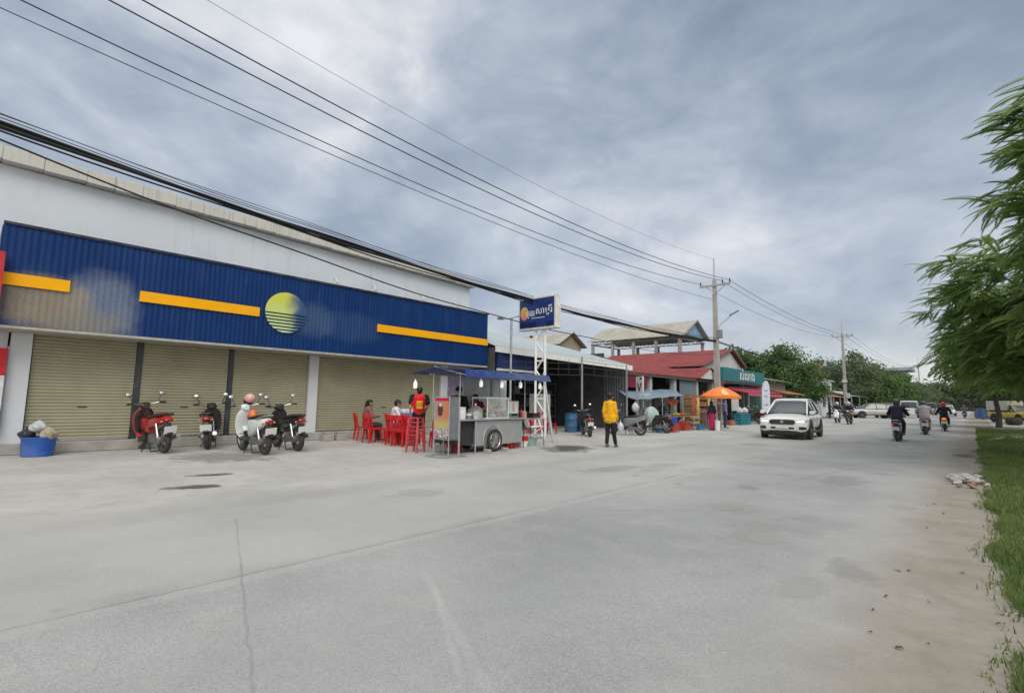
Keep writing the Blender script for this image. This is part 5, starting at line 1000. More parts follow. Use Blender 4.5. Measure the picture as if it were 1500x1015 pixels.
for z in (.4, .8, 1.2, 1.6): m.bx(-.25, .25, -1.2, 1.2, z, z + .03)
for y in (-1.2, 1.17): m.bx(-.25, .25, y, y + .03, 0, 1.9)
m.build('frame', WOOD, t); rnd = random.Random(5); q = MB()
for z in (.43, .83, 1.23, 1.63):
    for j in range(12):
        h = rnd.uniform(.12, .3); q.box((.1, -1.1 + j * .19, z + h / 2), (.15, .14, h))
q.build('goods', M('mixed_goods', (.28, .14, .10), .6, var=.7, scale=5), t)['kind'] = 'stuff'
# teal fronted shop and what follows
ts = thing('teal_shop', 'shop with a tall teal fascia and white lettering', 'building'); TEAL = M('teal_fascia', (.006, .16, .19), .5, var=.12, scale=1.5, dirt=.15)
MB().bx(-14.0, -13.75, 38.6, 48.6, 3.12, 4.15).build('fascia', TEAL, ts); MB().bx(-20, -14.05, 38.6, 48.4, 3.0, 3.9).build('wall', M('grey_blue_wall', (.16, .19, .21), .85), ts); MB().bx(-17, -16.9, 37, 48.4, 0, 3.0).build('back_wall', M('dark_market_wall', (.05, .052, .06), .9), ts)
text('lettering', 'សំណាង', 1.0, SWH, ts, (-13.73, 44.0, 3.62), (R(90), 0, R(90)), .01, 3.6)
MB().bx(-13.9, -13.6, 36.9, 47.0, 2.95, 3.05).build('eave_board', M('eave_dark', (.10, .07, .065), .7), ts)
for y in (38.8, 43.5, 48.4): MB().bx(-14.2, -13.9, y - .15, y + .15, 0, 3.1).build('column', M('grey_column', (.3, .31, .3), .8), ts)
MB().bx(-14.1, -14.0, 44.2, 48.2, 0, 2.6).build('green_shutter', M('green_shutter', (.012, .085, .045), .5), ts)
t = thing('canopy', 'dark red canopy in front of the green shutter', 'canopy'); MB().sheet([(-11.8, 38.0, 2.18), (-11.8, 46.5, 2.28), (-13.9, 46.5, 2.75), (-13.9, 38.0, 2.6)], 16, 4, lambda a, b, i, j: .015 * math.sin(a * 40), .02).build('cloth', M('canopy_red', (.30, .02, .05), .6, var=.15), t, True); MB().bx(-11.82, -11.78, 38.0, 46.5, 1.98, 2.16).build('valance', M('canopy_pink', (.46, .10, .15), .6), t)
for y in (38.1, 42.2, 46.4): MB().tube([(-11.85, y, 0), (-11.85, y, 2.2)], .025, 6).build('pole', GALV, t)
fl = thing('feather_flag', 'tall white feather flag behind the white car', 'flag', (-11.0, 38.2, 0), R(20)); m = MB(); pts = [(.0, .2), (.0, 1.2), (.02, 2.4), (.10, 2.85), (.24, 3.05), (.40, 3.0), (.50, 2.7), (.52, 2.2), (.50, 1.0), (.42, .45), (.2, .25)]
m.prism(pts, -.008, .008); m.build('cloth', M('flag_white', (.58, .62, .68), .7, var=.12, scale=5), fl); MB().tube([(-.01, 0, 0), (-.01, 0, 2.4), (.09, 0, 2.9), (.25, 0, 3.08)], .014, 6).build('pole', STEEL, fl)
for z, w_ in ((2.3, .2), (1.9, .16), (1.3, .22)): MB().bx(.18, .18 + w_, -.011, -.0085, z, z + .09).build('mark', M('flag_blue', (.15, .24, .45), .6), fl)
t = thing('display_board', 'white poster board standing beneath the eave of the teal shop', 'board', (-12.3, 36.6, 0), 0); MB().bx(-.02, .02, -.7, .7, .9, 1.9).build('sheet', M('poster_white', (.5, .48, .46), .6, var=.3, scale=9), t); MB().tube([(-.03, -.6, 0), (-.03, -.6, 1.9)], .015).build('leg', GALV, t); MB().tube([(-.03, .6, 0), (-.03, .6, 1.9)], .015).build('leg', GALV, t)
gb = thing('grey_shed', 'low grey roofed shed beyond the teal shop', 'building'); MB().corr([(-13.2, 48.8, 3.55), (-13.2, 56, 3.55), (-20, 56, 4.9), (-20, 48.8, 4.9)], 24, .03).build('roof', GREYSHEET, gb); MB().bx(-20, -13.9, 48.9, 56, 0, 3.45).build('wall', M('grey_render', (.22, .22, .21), .85, dirt=.3), gb)
MB().bx(-13.88, -13.8, 49.5, 55.4, 0, 2.4).build('shutter', M('brown_shutter', (.20, .12, .08), .6), gb); MB().sheet([(-12.0, 49.2, 2.35), (-12.0, 56, 2.35), (-13.9, 56, 2.8), (-13.9, 49.2, 2.8)], 6, 2, None, .02).build('awning', M('awning_rust', (.35, .13, .07), .7), gb)
wb_ = thing('white_house', 'narrow white two storey house with a flat canopy past the trees', 'house'); MB().bx(-19, -14.2, 73.5, 80.5, 0, 4.6).build('wall', WALLW, wb_); MB().bx(-19.3, -13.0, 73.0, 81.0, 3.05, 3.25).build('canopy', WHITEPAINT, wb_); MB().bx(-19.2, -13.9, 73.2, 80.8, 4.6, 4.75).build('roof', CONC, wb_)
for y in (74.6, 77.5): f_ = MB().bx(-14.19, -14.12, y, y + 1.2, 1.2, 2.4).build('window', DGLASS, wb_); MB().bx(-14.11, -14.08, y + .57, y + .63, 1.2, 2.4).build('mullion', WHITEPAINT, f_)
MB().bx(-14.3, -14.14, 73.6, 74.2, 4.75, 6.6).build('orange_sign', M('sign_orange', (.70, .15, .03), .6), wb_)
bh = thing('brown_stall', 'brown roofed stall before the narrow white house', 'stall'); MB().corr([(-11.0, 64, 2.3), (-11.0, 71.5, 2.3), (-14.5, 71.5, 3.1), (-14.5, 64, 3.1)], 20, .03).build('roof', M('rust_roof', (.30, .13, .085), .7, var=.25), bh); MB().bx(-14.5, -14.4, 64, 71.5, 0, 3).build('back_wall', DW, bh)
for y in (64.2, 67.8, 71.3): MB().tube([(-11.2, y, 0), (-11.2, y, 2.35)], .05, 6).build('post', GALV, bh)
kk = thing('roadside_stall', 'small stall with a pale sheet roof beside the far utility pole', 'stall'); MB().corr([(-11.6, 79, 2.65), (-11.6, 92, 2.65), (-15, 92, 3.2), (-15, 79, 3.2)], 26, .03).build('roof', M('pale_green_roof', (.42, .50, .48), .5), kk); MB().bx(-15, -14.9, 79, 92, 0, 3.1).build('back_wall', DW, kk)
for y in (79.3, 85.5, 91.7): MB().tube([(-11.8, y, 0), (-11.8, y, 2.7)], .05, 6).build('post', GALV, kk)
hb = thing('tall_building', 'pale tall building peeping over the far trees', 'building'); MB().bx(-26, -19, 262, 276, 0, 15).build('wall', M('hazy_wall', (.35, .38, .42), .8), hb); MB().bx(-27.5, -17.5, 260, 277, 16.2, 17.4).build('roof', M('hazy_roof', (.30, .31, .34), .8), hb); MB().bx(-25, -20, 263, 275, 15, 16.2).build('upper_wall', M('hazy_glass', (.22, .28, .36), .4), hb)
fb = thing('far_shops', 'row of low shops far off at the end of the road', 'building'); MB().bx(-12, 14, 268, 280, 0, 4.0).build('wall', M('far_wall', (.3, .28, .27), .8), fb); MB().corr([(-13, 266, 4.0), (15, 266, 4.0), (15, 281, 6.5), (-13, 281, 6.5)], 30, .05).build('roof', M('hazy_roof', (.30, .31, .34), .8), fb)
# ------------------------------------------------------------------ motorbikes at the market and riders
parked((-11.15, 16.75), R(136), 'big dark motorbike parked with its tail to the road beside the person in yellow', BLK, BLACK, 'underbone')
parked((-10.3, 19.25), R(186), 'grey scooter seen from its side in front of the awning', GREYP, BLACK, 'scooter', cat='motorbike')
bag('white bag on the tail of the grey scooter', (-10.9, 19.9, .95), .16, PB_W, 21, 1.2, name='shopping_bag')
parked((-10.3, 21.7), R(178), 'dark scooter half covered by a pale teal sheet', BLK, BLACK, 'scooter', plate=False)
m = MB(); m.ell((0, 0, 0), .33, .30, .42, 18, 12); m.v = [(x * (1 + .12 * math.sin(7 * math.atan2(y, x))) * (1.0 if z < .1 else 1 - .6 * (z - .1)), y * (1 + .12 * math.sin(7 * math.atan2(y, x))), z) for x, y, z in m.v]
tag(m.build('cover_sheet', M('pale_teal_sheet', (.36, .45, .45), .5, var=.2, scale=6, bmp=.4), loc=(-11.1, 21.75, .78), smooth=True), 'pale teal sheet draped over the dark scooter', 'sheet')
GF = 'motorbikes parked by the turquoise crates'
parked((-10.5, 36.9), R(160), 'dark brown motorbike parked right of the turquoise crates', DRED, BLACK, 'underbone', group=GF); parked((-10.4, 38.4), R(150), 'dark motorbike parked beside the white feather flag', BLK, BLACK, 'scooter', group=GF)
parked((-10.6, 63.5), R(150), 'dark motorbike in front of the brown roofed stall, left of two', BLK, BLACK, 'underbone', group='motorbikes at the brown stall'); parked((-10.3, 66.0), R(140), 'dark red motorbike in front of the brown roofed stall, right of two', DRED, BLACK, 'underbone', group='motorbikes at the brown stall')
for k, (x, y) in enumerate(((-11.3, 62.5), (-10.9, 68.5))): person(('person in dark clothes beside the motorbikes at the brown stall', 'person in a white hat at the right end of the brown stall')[k], (x, y, 0), R(30 + 80 * k), 'stand', shirt=(.05, .04, .05), pants=(.03, .03, .04), vox=.03, cap=(.6, .6, .6) if k else None)
def rider(x, y, rz, plabel, blabel, body, kind, **kw):
    bike(blabel, (x, y, .003), rz, body, None, kind, lean=0, tail=kw.pop('tail', REDLENS)); kw.setdefault('vox', .016)
    return person(plabel, (x, y, .0), rz, 'ride', **kw)
rider(-2.28, 25.5, R(90), 'rider in a dark hooded top riding away nearest the camera', 'dark scooter of the nearest rider going away', BLUEG, 'scooter', shirt=(.018, .016, .035), pants=(.012, .013, .03), sleeve='long', helmet=(.03, .025, .025), wide=1.12)
rider(-1.83, 32.6, R(90), 'rider in a loose pale mauve jacket riding away', 'grey scooter of the rider in the mauve jacket', GREYP, 'scooter', shirt=(.33, .29, .31), pants=(.22, .2, .2), sleeve='long', helmet=(.04, .04, .05), wide=1.3)
rider(-1.28, 38.5, R(90), 'rider in black with a red helmet riding away by the verge', 'motorbike with a bright orange tail ridden by the person in black', ORG, 'underbone', shirt=(.015, .014, .016), pants=(.02, .02, .03), sleeve='long', helmet=(.45, .03, .03), tail=emit('orange_lamp', (1, .16, .03), 1.2))
rider(-8.1, 47.6, R(-90), 'rider with a white helmet coming nearer on a pale scooter', 'pale scooter coming nearer beside the stalls', WHT, 'scooter', shirt=(.03, .03, .035), pants=(.15, .15, .16), sleeve='long', helmet=(.6, .6, .6), vox=.02)
rider(-6.85, 44.6, R(-90), 'rider in dark blue with a white helmet coming nearer', 'dark motorbike coming nearer with a basket', BLK, 'underbone', shirt=(.015, .02, .05), pants=(.02, .02, .03), sleeve='long', helmet=(.55, .55, .55), vox=.02)
m = MB(); m.lathe([(.14, 0), (.2, .22), (.19, .22), (.13, .01), (0, .01)], n=14); tag(m.build('basket', M('wicker', (.3, .2, .1), .8), loc=(-6.62, 44.1, .72)), 'brown basket carried at the front of the dark motorbike coming nearer', 'basket')
rider(-3.2, 95, R(90), 'far rider in white going away beyond the van', 'far dark motorbike going away beyond the van', BLK, 'scooter', shirt=(.5, .5, .52), pants=(.04, .04, .05), helmet=(.1, .1, .1), vox=.03); rider(-.9, 88, R(90), 'far rider in grey close to the right verge', 'far dark motorbike close to the right verge', BLK, 'scooter', shirt=(.2, .2, .22), pants=(.04, .04, .05), helmet=(.5, .1, .1), vox=.03)
GV = 'motorbikes parked on the verge'
parked((.75, 84), R(60), 'dark blue motorbike parked on the right verge', BLUEG, BLACK, 'underbone', group=GV); parked((.2, 86.5), R(75), 'dark motorbike with a silver front on the right verge', SILV, BLACK, 'underbone', group=GV)
m = MB(); m.sheet([(.2, 81.8, 1.3), (1.7, 81.8, 1.2), (1.9, 81.9, .1), (.1, 81.9, .15)], 12, 8, lambda a, b, i, j: .06 * math.sin(a * 14), .02); tag(m.build('cover_sheet', M('blue_sheet', (.05, .09, .22), .6), smooth=True), 'blue sheet draped over the bikes on the right verge', 'sheet')
# person in yellow
yp, ys_, J = person('person in a bright yellow long sleeved top walking by the road with a white bag', (-8.2, 13.4, 0), R(105), 'stand', shirt=(.72, .36, .008), pants=(.012, .011, .012), sleeve='long', scale=.95, wide=.86, hem=.12, vox=.010, shoe=(.10, .09, .05),
    over=dict(shL=(0, .15, 1.40), shR=(0, -.15, 1.40), knL=(.06, .10, .50), anL=(-.02, .11, .10), knR=(.03, -.10, .51), anR=(.20, -.12, .09), elL=(-.06, .20, 1.13), haL=(.05, .20, .90), elR=(-.02, -.20, 1.13), haR=(.10, -.21, .92)))
bag('white carrier bag hanging from the hand of the person in yellow', (-7.93, 13.55, .46), .095, PB_W, 31, 1.6, name='carrier_bag')
# ------------------------------------------------------------------ cars
CW = paint('pearl_white', (.74, .745, .74), .22); CS = paint('champagne_silver', (.42, .42, .40), .3); CV = paint('van_white', (.66, .68, .68), .3); CR = paint('dark_red_car', (.22, .03, .03), .3); CG = paint('grey_car', (.14, .15, .16), .3)
suv_st = [(2.33, .60, .34, .62), (2.29, .80, .24, .78), (2.17, .905, .21, .88), (1.95, .93, .22, .94), (1.3, .94, .25, 1.04), (.9, .94, .25, 1.08), (-.5, .945, .27, 1.10), (-1.5, .94, .27, 1.12), (-2.0, .92, .30, 1.14), (-2.2, .86, .36, 1.10), (-2.28, .74, .45, .95)]
suv_gh = [(1.28, .80, .78, 1.00, 1.06), (1.0, .84, .76, 1.03, 1.20), (.32, .86, .645, 1.06, 1.57), (.05, .865, .63, 1.07, 1.64), (-.6, .87, .635, 1.08, 1.665), (-1.45, .86, .60, 1.09, 1.60), (-1.75, .84, .61, 1.09, 1.56), (-2.12, .80, .70, 1.08, 1.16)]
s_ = car('parked_car', 'white sport utility car driving towards the camera with lit headlights', 'car', (-5.80, 24.3, .004), R(-86.5), CW, suv_st, suv_gh, (2.3, (1.42, -1.35), .36, .945), rails=True, pill=(-.25, -1.15))
s_.name = 'sport_utility_car'; s_.scale = (.93, .94, .97)
MB().loft([rr(2.20, 0, .71, .50, .105, 20, 5), rr(2.345, 0, .70, .48, .10, 20, 5)]).build('grille', M('grille_black', (.02, .02, .022), .3, coat=.3), s_, True)
g_ = [c for c in s_.children if c.name.startswith('grille')][0]
for z in (.64, .70, .76): MB().bx(2.346, 2.352, -.38, .38, z - .008, z + .008).build('grille_bar', M('grille_bar', (.12, .12, .125), .3, .7), g_)
MB().lathe([(.065, 0), (.06, .012), (.0, .014)], n=20).build('badge', STEEL, g_, True, loc=(2.354, 0, .715), rot=(0, R(90), 0))
HL = emit('lit_headlight', (1, .97, .72), .9)
for sd in (1, -1):
    h = MB().loft([rr(1.98, sd * .83, .80, .10, .06, 16, 3), rr(2.20, sd * .74, .775, .15, .07, 16, 3), rr(2.31, sd * .62, .745, .12, .055, 16, 3)]).build('headlight', CLEARLENS, s_, True)
    MB().loft([rr(2.25, sd * .70, .73, .14, .03, 12, 3), rr(2.322, sd * .64, .72, .12, .026, 12, 3)]).build('running_lamp', HL, h, True)
    MB().loft([rr(2.16, sd * .70, .47, .20, .075, 16, 4), rr(2.325, sd * .63, .47, .19, .06, 16, 4)]).build('fog_recess', BLACK, s_, True)
    MB().loft([rr(-2.14, sd * .72, .95, .15, .08, 16, 3), rr(-2.30, sd * .68, .95, .10, .06, 16, 3)]).build('tail_light', REDLENS, s_, True)
MB().loft([rr(2.05, 0, .25, .90, .10, 20, 4), rr(2.25, 0, .26, .80, .10, 20, 4), rr(2.345, 0, .28, .60, .085, 20, 4)]).build('bumper_intake', BLACK, s_, True); MB().bx(2.338, 2.356, -.25, .25, .44, .56).build('number_plate', WHITEP, s_, bevel=.004); MB().bx(2.27, 2.334, -.44, .44, .42, .50).build('lower_intake', BLACK, s_)
MB().tube([(1.16, -.5, 1.105), (.9, -.05, 1.19)], .012).build('wiper', BLACK, s_); MB().tube([(1.18, .15, 1.105), (.9, .55, 1.17)], .012).build('wiper', BLACK, s_)
MB().tube([(-1.1, .25, 1.67), (-1.3, .25, 1.86)], .01).build('antenna', BLACK, s_)
MB().tube([(-.2, .955, .35), (-.2, .957, .9), (-.25, .95, 1.06)], .006, 4).build('door_seam', BLACK, s_); MB().tube([(.98, .955, .38), (.96, .957, .9), (.9, .95, 1.06)], .006, 4).build('door_seam', BLACK, s_)
pk_st = [(2.5, .70, .45, .85), (2.42, .84, .35, .95), (2.2, .88, .32, 1.0), (1.2, .90, .32, 1.08), (-1.0, .90, .32, 1.10), (-2.3, .89, .36, 1.10), (-2.5, .82, .42, 1.06)]
pk_gh = [(1.15, .78, .72, 1.04, 1.12), (.5, .82, .64, 1.06, 1.62), (0, .82, .64, 1.06, 1.66), (-2.2, .82, .66, 1.06, 1.66), (-2.42, .80, .70, 1.06, 1.5)]
p_ = car('pickup_truck', 'silver pickup with a canopy crossing the far carriageway', 'pickup', (-8.45, 70.2, .004), R(212), CS, pk_st, pk_gh, (2.5, (1.55, -1.5), .37, .90), pill=(.0, -1.0), far=True)
p2 = car('estate_car', 'dark windowed silver estate car between the pickup and the white van', 'car', (-7.55, 76.5, .004), R(75), CS, suv_st, suv_gh, (2.3, (1.42, -1.35), .36, .945), rails=True, pill=(-.25, -1.15), far=True)
van_st = [(2.4, .70, .40, .95), (2.3, .82, .34, 1.1), (1.8, .88, .32, 1.2), (-2.2, .90, .32, 1.25), (-2.35, .86, .4, 1.2)]; van_gh = [(2.05, .80, .74, 1.12, 1.25), (1.45, .85, .76, 1.18, 1.92), (1.0, .86, .77, 1.2, 2.02), (-2.0, .87, .78, 1.2, 2.05), (-2.32, .86, .76, 1.2, 1.95)]
v_ = car('white_van', 'white high roofed van seen from behind in the far traffic', 'van', (-5.9, 80.5, .004), R(92), CV, van_st, van_gh, (2.4, (1.5, -1.4), .34, .90), pill=(.4, -.9), far=True)
for c_, xr in ((p2, -2.3), (v_, -2.4)):
    for sd in (1, -1): MB().bx(xr - .02, xr + .1, sd * .66 - .09, sd * .66 + .09, .80, 1.06).build('tail_light', REDLENS, c_, bevel=.02)
    MB().bx(xr - .035, xr - .015, -.26, .26, .62, .76).build('number_plate', WHITEP, c_)
for k, (n_, l, cat, loc, rz, cc, st_, g2, dd) in enumerate((('passenger_van', 'grey passenger van with a pale roof far off behind the rider in mauve', 'van', (-5.6, 112, .004), R(95), CG, van_st, van_gh, (2.4, (1.5, -1.4), .34, .90)), ('small_truck', 'dark red van far off beside the rider with the red helmet', 'van', (-4.0, 125, .004), R(92), CR, van_st, van_gh, (2.4, (1.5, -1.4), .34, .90)),
                                       ('saloon_car', 'pale car far off on the road behind the red helmet', 'car', (-3.0, 105, .004), R(90), CV, suv_st, suv_gh, (2.3, (1.42, -1.35), .36, .945)), ('saloon_car', 'grey car farthest off at the end of the road', 'car', (-5.0, 150, .004), R(-90), CG, suv_st, suv_gh, (2.3, (1.42, -1.35), .36, .945)))):
    car(n_, l, cat, loc, rz, cc, st_, g2, dd, far=True)
yt = car('delivery_truck', 'yellow and white small truck parked under the right trees', 'truck', (2.9, 66, .03), R(-60), paint('truck_yellow', (.62, .48, .03)), pk_st, pk_gh, (2.5, (1.55, -1.5), .37, .90), far=True)
MB().bx(-2.4, .3, -.92, .92, 1.12, 2.0).build('cargo_box', M('truck_box', (.55, .55, .48), .5, dirt=.2), yt, bevel=.03)
dr = MB(); dr.torus((0, 0, .32), (0, 0, 1), .34, .17, 28, 12, .30); tag(dr.build('old_tyre', RUBBER, loc=(2.3, 56.5, .03), smooth=True), 'thick dark tyre lying on the right forecourt', 'tyre')
# ------------------------------------------------------------------ poles and lines
def util_pole(label, loc, h, arm, z_arm, lamp=False, box=False):
    t = thing('utility_pole', label, 'utility pole', loc, 0, 'utility poles along the road')
    m = MB(); m.loft([[(a * w_, b * w_ * .8, z) for a, b in ((-1, -1), (1, -1), (1, 1), (-1, 1))] for z, w_ in ((0, .20), (z_arm + .4, .115))]); m.build('pole', CONCP, t, bevel=.015); MB().tube([(0, 0, z_arm + .3), (0, 0, h)], .045, 8).build('top_mast', GALV, t)
    m = MB(); m.bx(arm[0], arm[1], -.16, -.06, z_arm - .06, z_arm + .06); m.tube([(arm[0] * .55, -.11, z_arm - .05), (0, -.11, z_arm - .65)], .025, 4); m.tube([(arm[1] * .7, -.11, z_arm - .05), (0, -.11, z_arm - .65)], .025, 4); m.build('crossarm', GALV, t)
    for x in (arm[0] + .05, (arm[0] + arm[1]) / 2 + .5, arm[1] - .05): MB().lathe([(.02, 0), (.05, .06), (.03, .1), (.06, .14), (.03, .18), (.05, .22), (.02, .28), (0, .28)], (0, 0, 0), 12).build('insulator', M('brown_porcelain', (.06, .035, .03), .25), t, True, loc=(x, -.11, z_arm + .06))
    if lamp:
        l = MB().tube([(.1, 0, 6.35), (.35, .1, 6.7), (.95, .25, 7.25)], .03).build('lamp_arm', GALV, t, True); MB().loft([[(.85 + x, .22 + y + x * .3, 7.20 + x * .55 + z) for y, z in ((-.09, 0), (.09, 0), (.07, .09), (-.07, .09))] for x in (0, .55)]).build('lamp_head', M('lamp_grey', (.2, .21, .22), .4), l, bevel=.02)
    if box: MB().bx(.13, .40, -.18, .18, 5.75, 6.3).build('meter_box', M('box_grey', (.22, .21, .2), .6, dirt=.3), t, bevel=.02)
    return t
util_pole('near concrete utility pole with a street lamp, in front of the red roofs', (-12.5, 33.9, 0), 11.25, (-.95, 1.1), 9.35, True, True)
p2_ = util_pole('second concrete utility pole beside the small pale stall', (-11.5, 73.2, 0), 11.8, (-1.1, 1.1), 9.9)
MB().bx(-.25, .25, -.3, .1, 4.2, 4.55).build('fuse_box', M('pale_box', (.5, .5, .48), .6), p2_); MB().bx(.12, .45, -.2, .2, 2.3, 2.9).build('meter_box', M('pale_box', (.5, .5, .48), .6), p2_)
util_pole('far concrete utility pole over the end of the tree row', (-10.0, 168, 0), 14.0, (-1.0, 1.0), 12.0)
CABM = M('black_cable', (.012, .012, .014), .5, var=.2); WIRE = M('grey_wire', (.10, .105, .115), .4, .5)
def cable(name, label, pts, y0, y1, r, group, mat=CABM, dx=0, dz=0, seed=None):
    """pts: three (x, y, z) the cable hangs through; a parabola in y"""
    (xa, ya, za), (xb, yb, zb), (xc, yc, zc) = pts; out = []; rnd = random.Random(seed or 0); ph = rnd.uniform(0, 6)
    for k in range(61):
        y = y0 + (y1 - y0) * k / 60; la = (y - yb) * (y - yc) / ((ya - yb) * (ya - yc)); lb = (y - ya) * (y - yc) / ((yb - ya) * (yb - yc)); lc = (y - ya) * (y - yb) / ((yc - ya) * (yc - yb))
        w_ = math.sin((y - y0) / (y1 - y0) * 3.1416)
        out.append((la * xa + lb * xb + lc * xc + dx, y, la * za + lb * zb + lc * zc + dz + (.03 * math.sin(y * .9 + ph) * w_ if seed else 0)))
    return tag(MB().tube(out, r, 6).build(name, mat), label, 'cable', group)
GP = 'bare power wires over the shop'
for l, p, r in (('lowest bare power wire, nearest the roof edge of the shop', ((-12.6, 0, 8.31), (-12.6, 13.62, 7.85), (-12.6, 33.9, 8.40)), .011), ('second lowest bare power wire over the shop', ((-13.4, .07, 9.09), (-13.4, 14.48, 8.55), (-13.4, 33.8, 9.55)), .014),
                ('second highest dark power wire over the shop', ((-12.0, 1.15, 9.05), (-12.0, 13.06, 8.53), (-12.0, 33.8, 9.62)), .015), ('highest dark power wire over the shop', ((-11.45, 1.67, 9.01), (-11.45, 12.35, 8.51), (-11.45, 33.8, 9.6)), .015), ('faint earth wire running up to the pole top', ((-12.5, 2.99, 10.47), (-12.5, 13.46, 10.08), (-12.5, 33.9, 11.2)), .006)):
    cable('power_wire', l, p, -14, 33.8, r, GP, WIRE if r < .012 else CABM)
GB = 'bundled telephone cables along the shop front'; bp = ((-12.5, .01, 6.12), (-12.5, 14.07, 5.28), (-12.5, 33.9, 5.58)); rnd = random.Random(8)
for k, (dx, dz, r) in enumerate(((0, 0, .030), (.02, -.05, .026), (-.03, .04, .022), (.03, .03, .02), (-.02, -.09, .018), (.05, -.02, .02), (0, .11, .008), (.02, .16, .008), (-.03, .21, .007))):
    cable('telephone_cable', ('black telephone cable in the thick bundle sagging across the shop front' if k < 6 else 'thin single cable running just above the thick cable bundle'), bp, -14, 33.9, r, GB if k < 6 else 'thin cables above the bundle', dx=dx, dz=dz, seed=k + 1)
cable('drop_cable', 'lower black cable crossing the white wall below the cable bundle', ((-12.5, .04, 5.84), (-12.5, 4.83, 5.12), (-12.5, 19.09, 4.22)), -10, 19.1, .018, None, seed=40)
cable('drop_cable', 'thin cable continuing from the sign past the open pavilion', ((-12.5, 19.1, 4.22), (-12.5, 26, 4.15), (-12.5, 33.9, 4.7)), 19.1, 33.9, .012, None)
GQ = 'cables between the near and second utility poles'
for k, (z0, z1, x0, x1, r) in enumerate(((5.58, 5.3, -12.5, -11.6, .03), (5.5, 5.25, -12.5, -11.6, .025), (9.55, 10.0, -11.45, -10.5, .014), (9.6, 10.0, -12.0, -11.4, .012), (9.55, 10.0, -13.4, -12.5, .012))):
    cable('line_cable', ('upper of two thick black cables running on from the near pole to the second pole', 'lower of two thick black cables running on from the near pole to the second pole', 'power wire between the poles ending nearest the road', 'power wire between the poles on the middle insulators', 'power wire between the poles farthest from the road')[k], ((x0, 34, z0), ((x0 + x1) / 2, 53, min(z0, z1) - (.2 if k < 2 else .5)), (x1, 73.2, z1)), 34, 73.2, r, GQ)
for k, x in enumerate((-12.4, -11.2, -10.5)): cable('line_cable', ('left', 'middle', 'right')[k] + ' of the three wires running on from the second pole', ((x, 73.2, 10.0), (x + .6, 120, 9.4), (x + 1.2, 168, 12.1)), 73.2, 168, .016, 'wires beyond the second pole')
# ------------------------------------------------------------------ trees
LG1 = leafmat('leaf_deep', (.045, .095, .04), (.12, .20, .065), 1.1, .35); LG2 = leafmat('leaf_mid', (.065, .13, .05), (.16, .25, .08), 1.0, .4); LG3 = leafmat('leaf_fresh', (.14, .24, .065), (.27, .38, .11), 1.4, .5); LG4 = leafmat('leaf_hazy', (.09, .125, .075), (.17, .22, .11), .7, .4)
BARK = M('bark', (.10, .085, .07), .95, var=.3, scale=8, bmp=.6)
def crown_pts(rng, cx, cy, cz, rx, ry, rz, n, flat=.0):
    out = []
    while len(out) < n:
        p = rng.uniform(-1, 1, 3); d = np.linalg.norm(p)
        if d > 1 or d < .35: continue
        if p[2] < -.75 + flat: continue
        k = rng.uniform(.85, 1.12); out.append((cx + p[0] * rx * k, cy + p[1] * ry * k, cz + p[2] * rz * k))
    return np.array(out)
def leaves(rng, centers, per, spread, size, droop=.3):
    n = len(centers) * per; c = np.repeat(centers, per, 0) + rng.normal(0, spread, (n, 3)) * np.array([1, 1, .62]); a = rng.random(n) * 6.283; el = rng.normal(-droop, .45, n)
    d = np.stack([np.cos(a) * np.cos(el), np.sin(a) * np.cos(el), np.sin(el)], 1); r = rng.normal(0, 1, (n, 3)); s = np.cross(d, r); s /= np.linalg.norm(s, axis=1)[:, None] + 1e-6; l = size * rng.uniform(.6, 1.3, n)[:, None]
    return np.stack([c - d * l * .5, c + s * l * .28, c + d * l * .5, c - s * l * .28], 1).reshape(-1, 3)
def fronds(rng, centers, org, nf, length, pairs, lw, ll, droop=.5):
    Vs = []
    for c in centers:
        c = np.array(c); out = c - org; out[2] *= .3; out /= np.linalg.norm(out) + 1e-6; a0 = math.atan2(out[1], out[0])
        for _ in range(nf):
            a = a0 + rng.normal(0, .75); L_ = length * rng.uniform(.7, 1.25); e0 = rng.normal(.12, .3); t = np.linspace(.12, 1, pairs); el = e0 - droop * t * 1.6
            dr = np.stack([np.cos(a) * np.cos(el), np.sin(a) * np.cos(el), np.sin(el)], 1); p = c + rng.normal(0, .10, 3) + np.cumsum(dr, 0) * (L_ / pairs)
            tw = rng.normal(0, .4); side = np.array([-math.sin(a), math.cos(a), math.tan(tw) * .4]); side /= np.linalg.norm(side)
            for sg in (1, -1):
                f_ = np.sin(np.clip(t, .02, .97) * 3.1) ** .6; ld = dr * .55 + side * sg * .85 + np.array([0, 0, -.18]); ld /= np.linalg.norm(ld, axis=1)[:, None]; l = (ll * f_)[:, None]; wv_ = dr * lw
                Vs.append(np.stack([p - wv_ * .25, p + ld * l * .5 + wv_ * .55, p + ld * l, p + ld * l * .5 - wv_ * .45], 1).reshape(-1, 3))
    return np.concatenate(Vs)
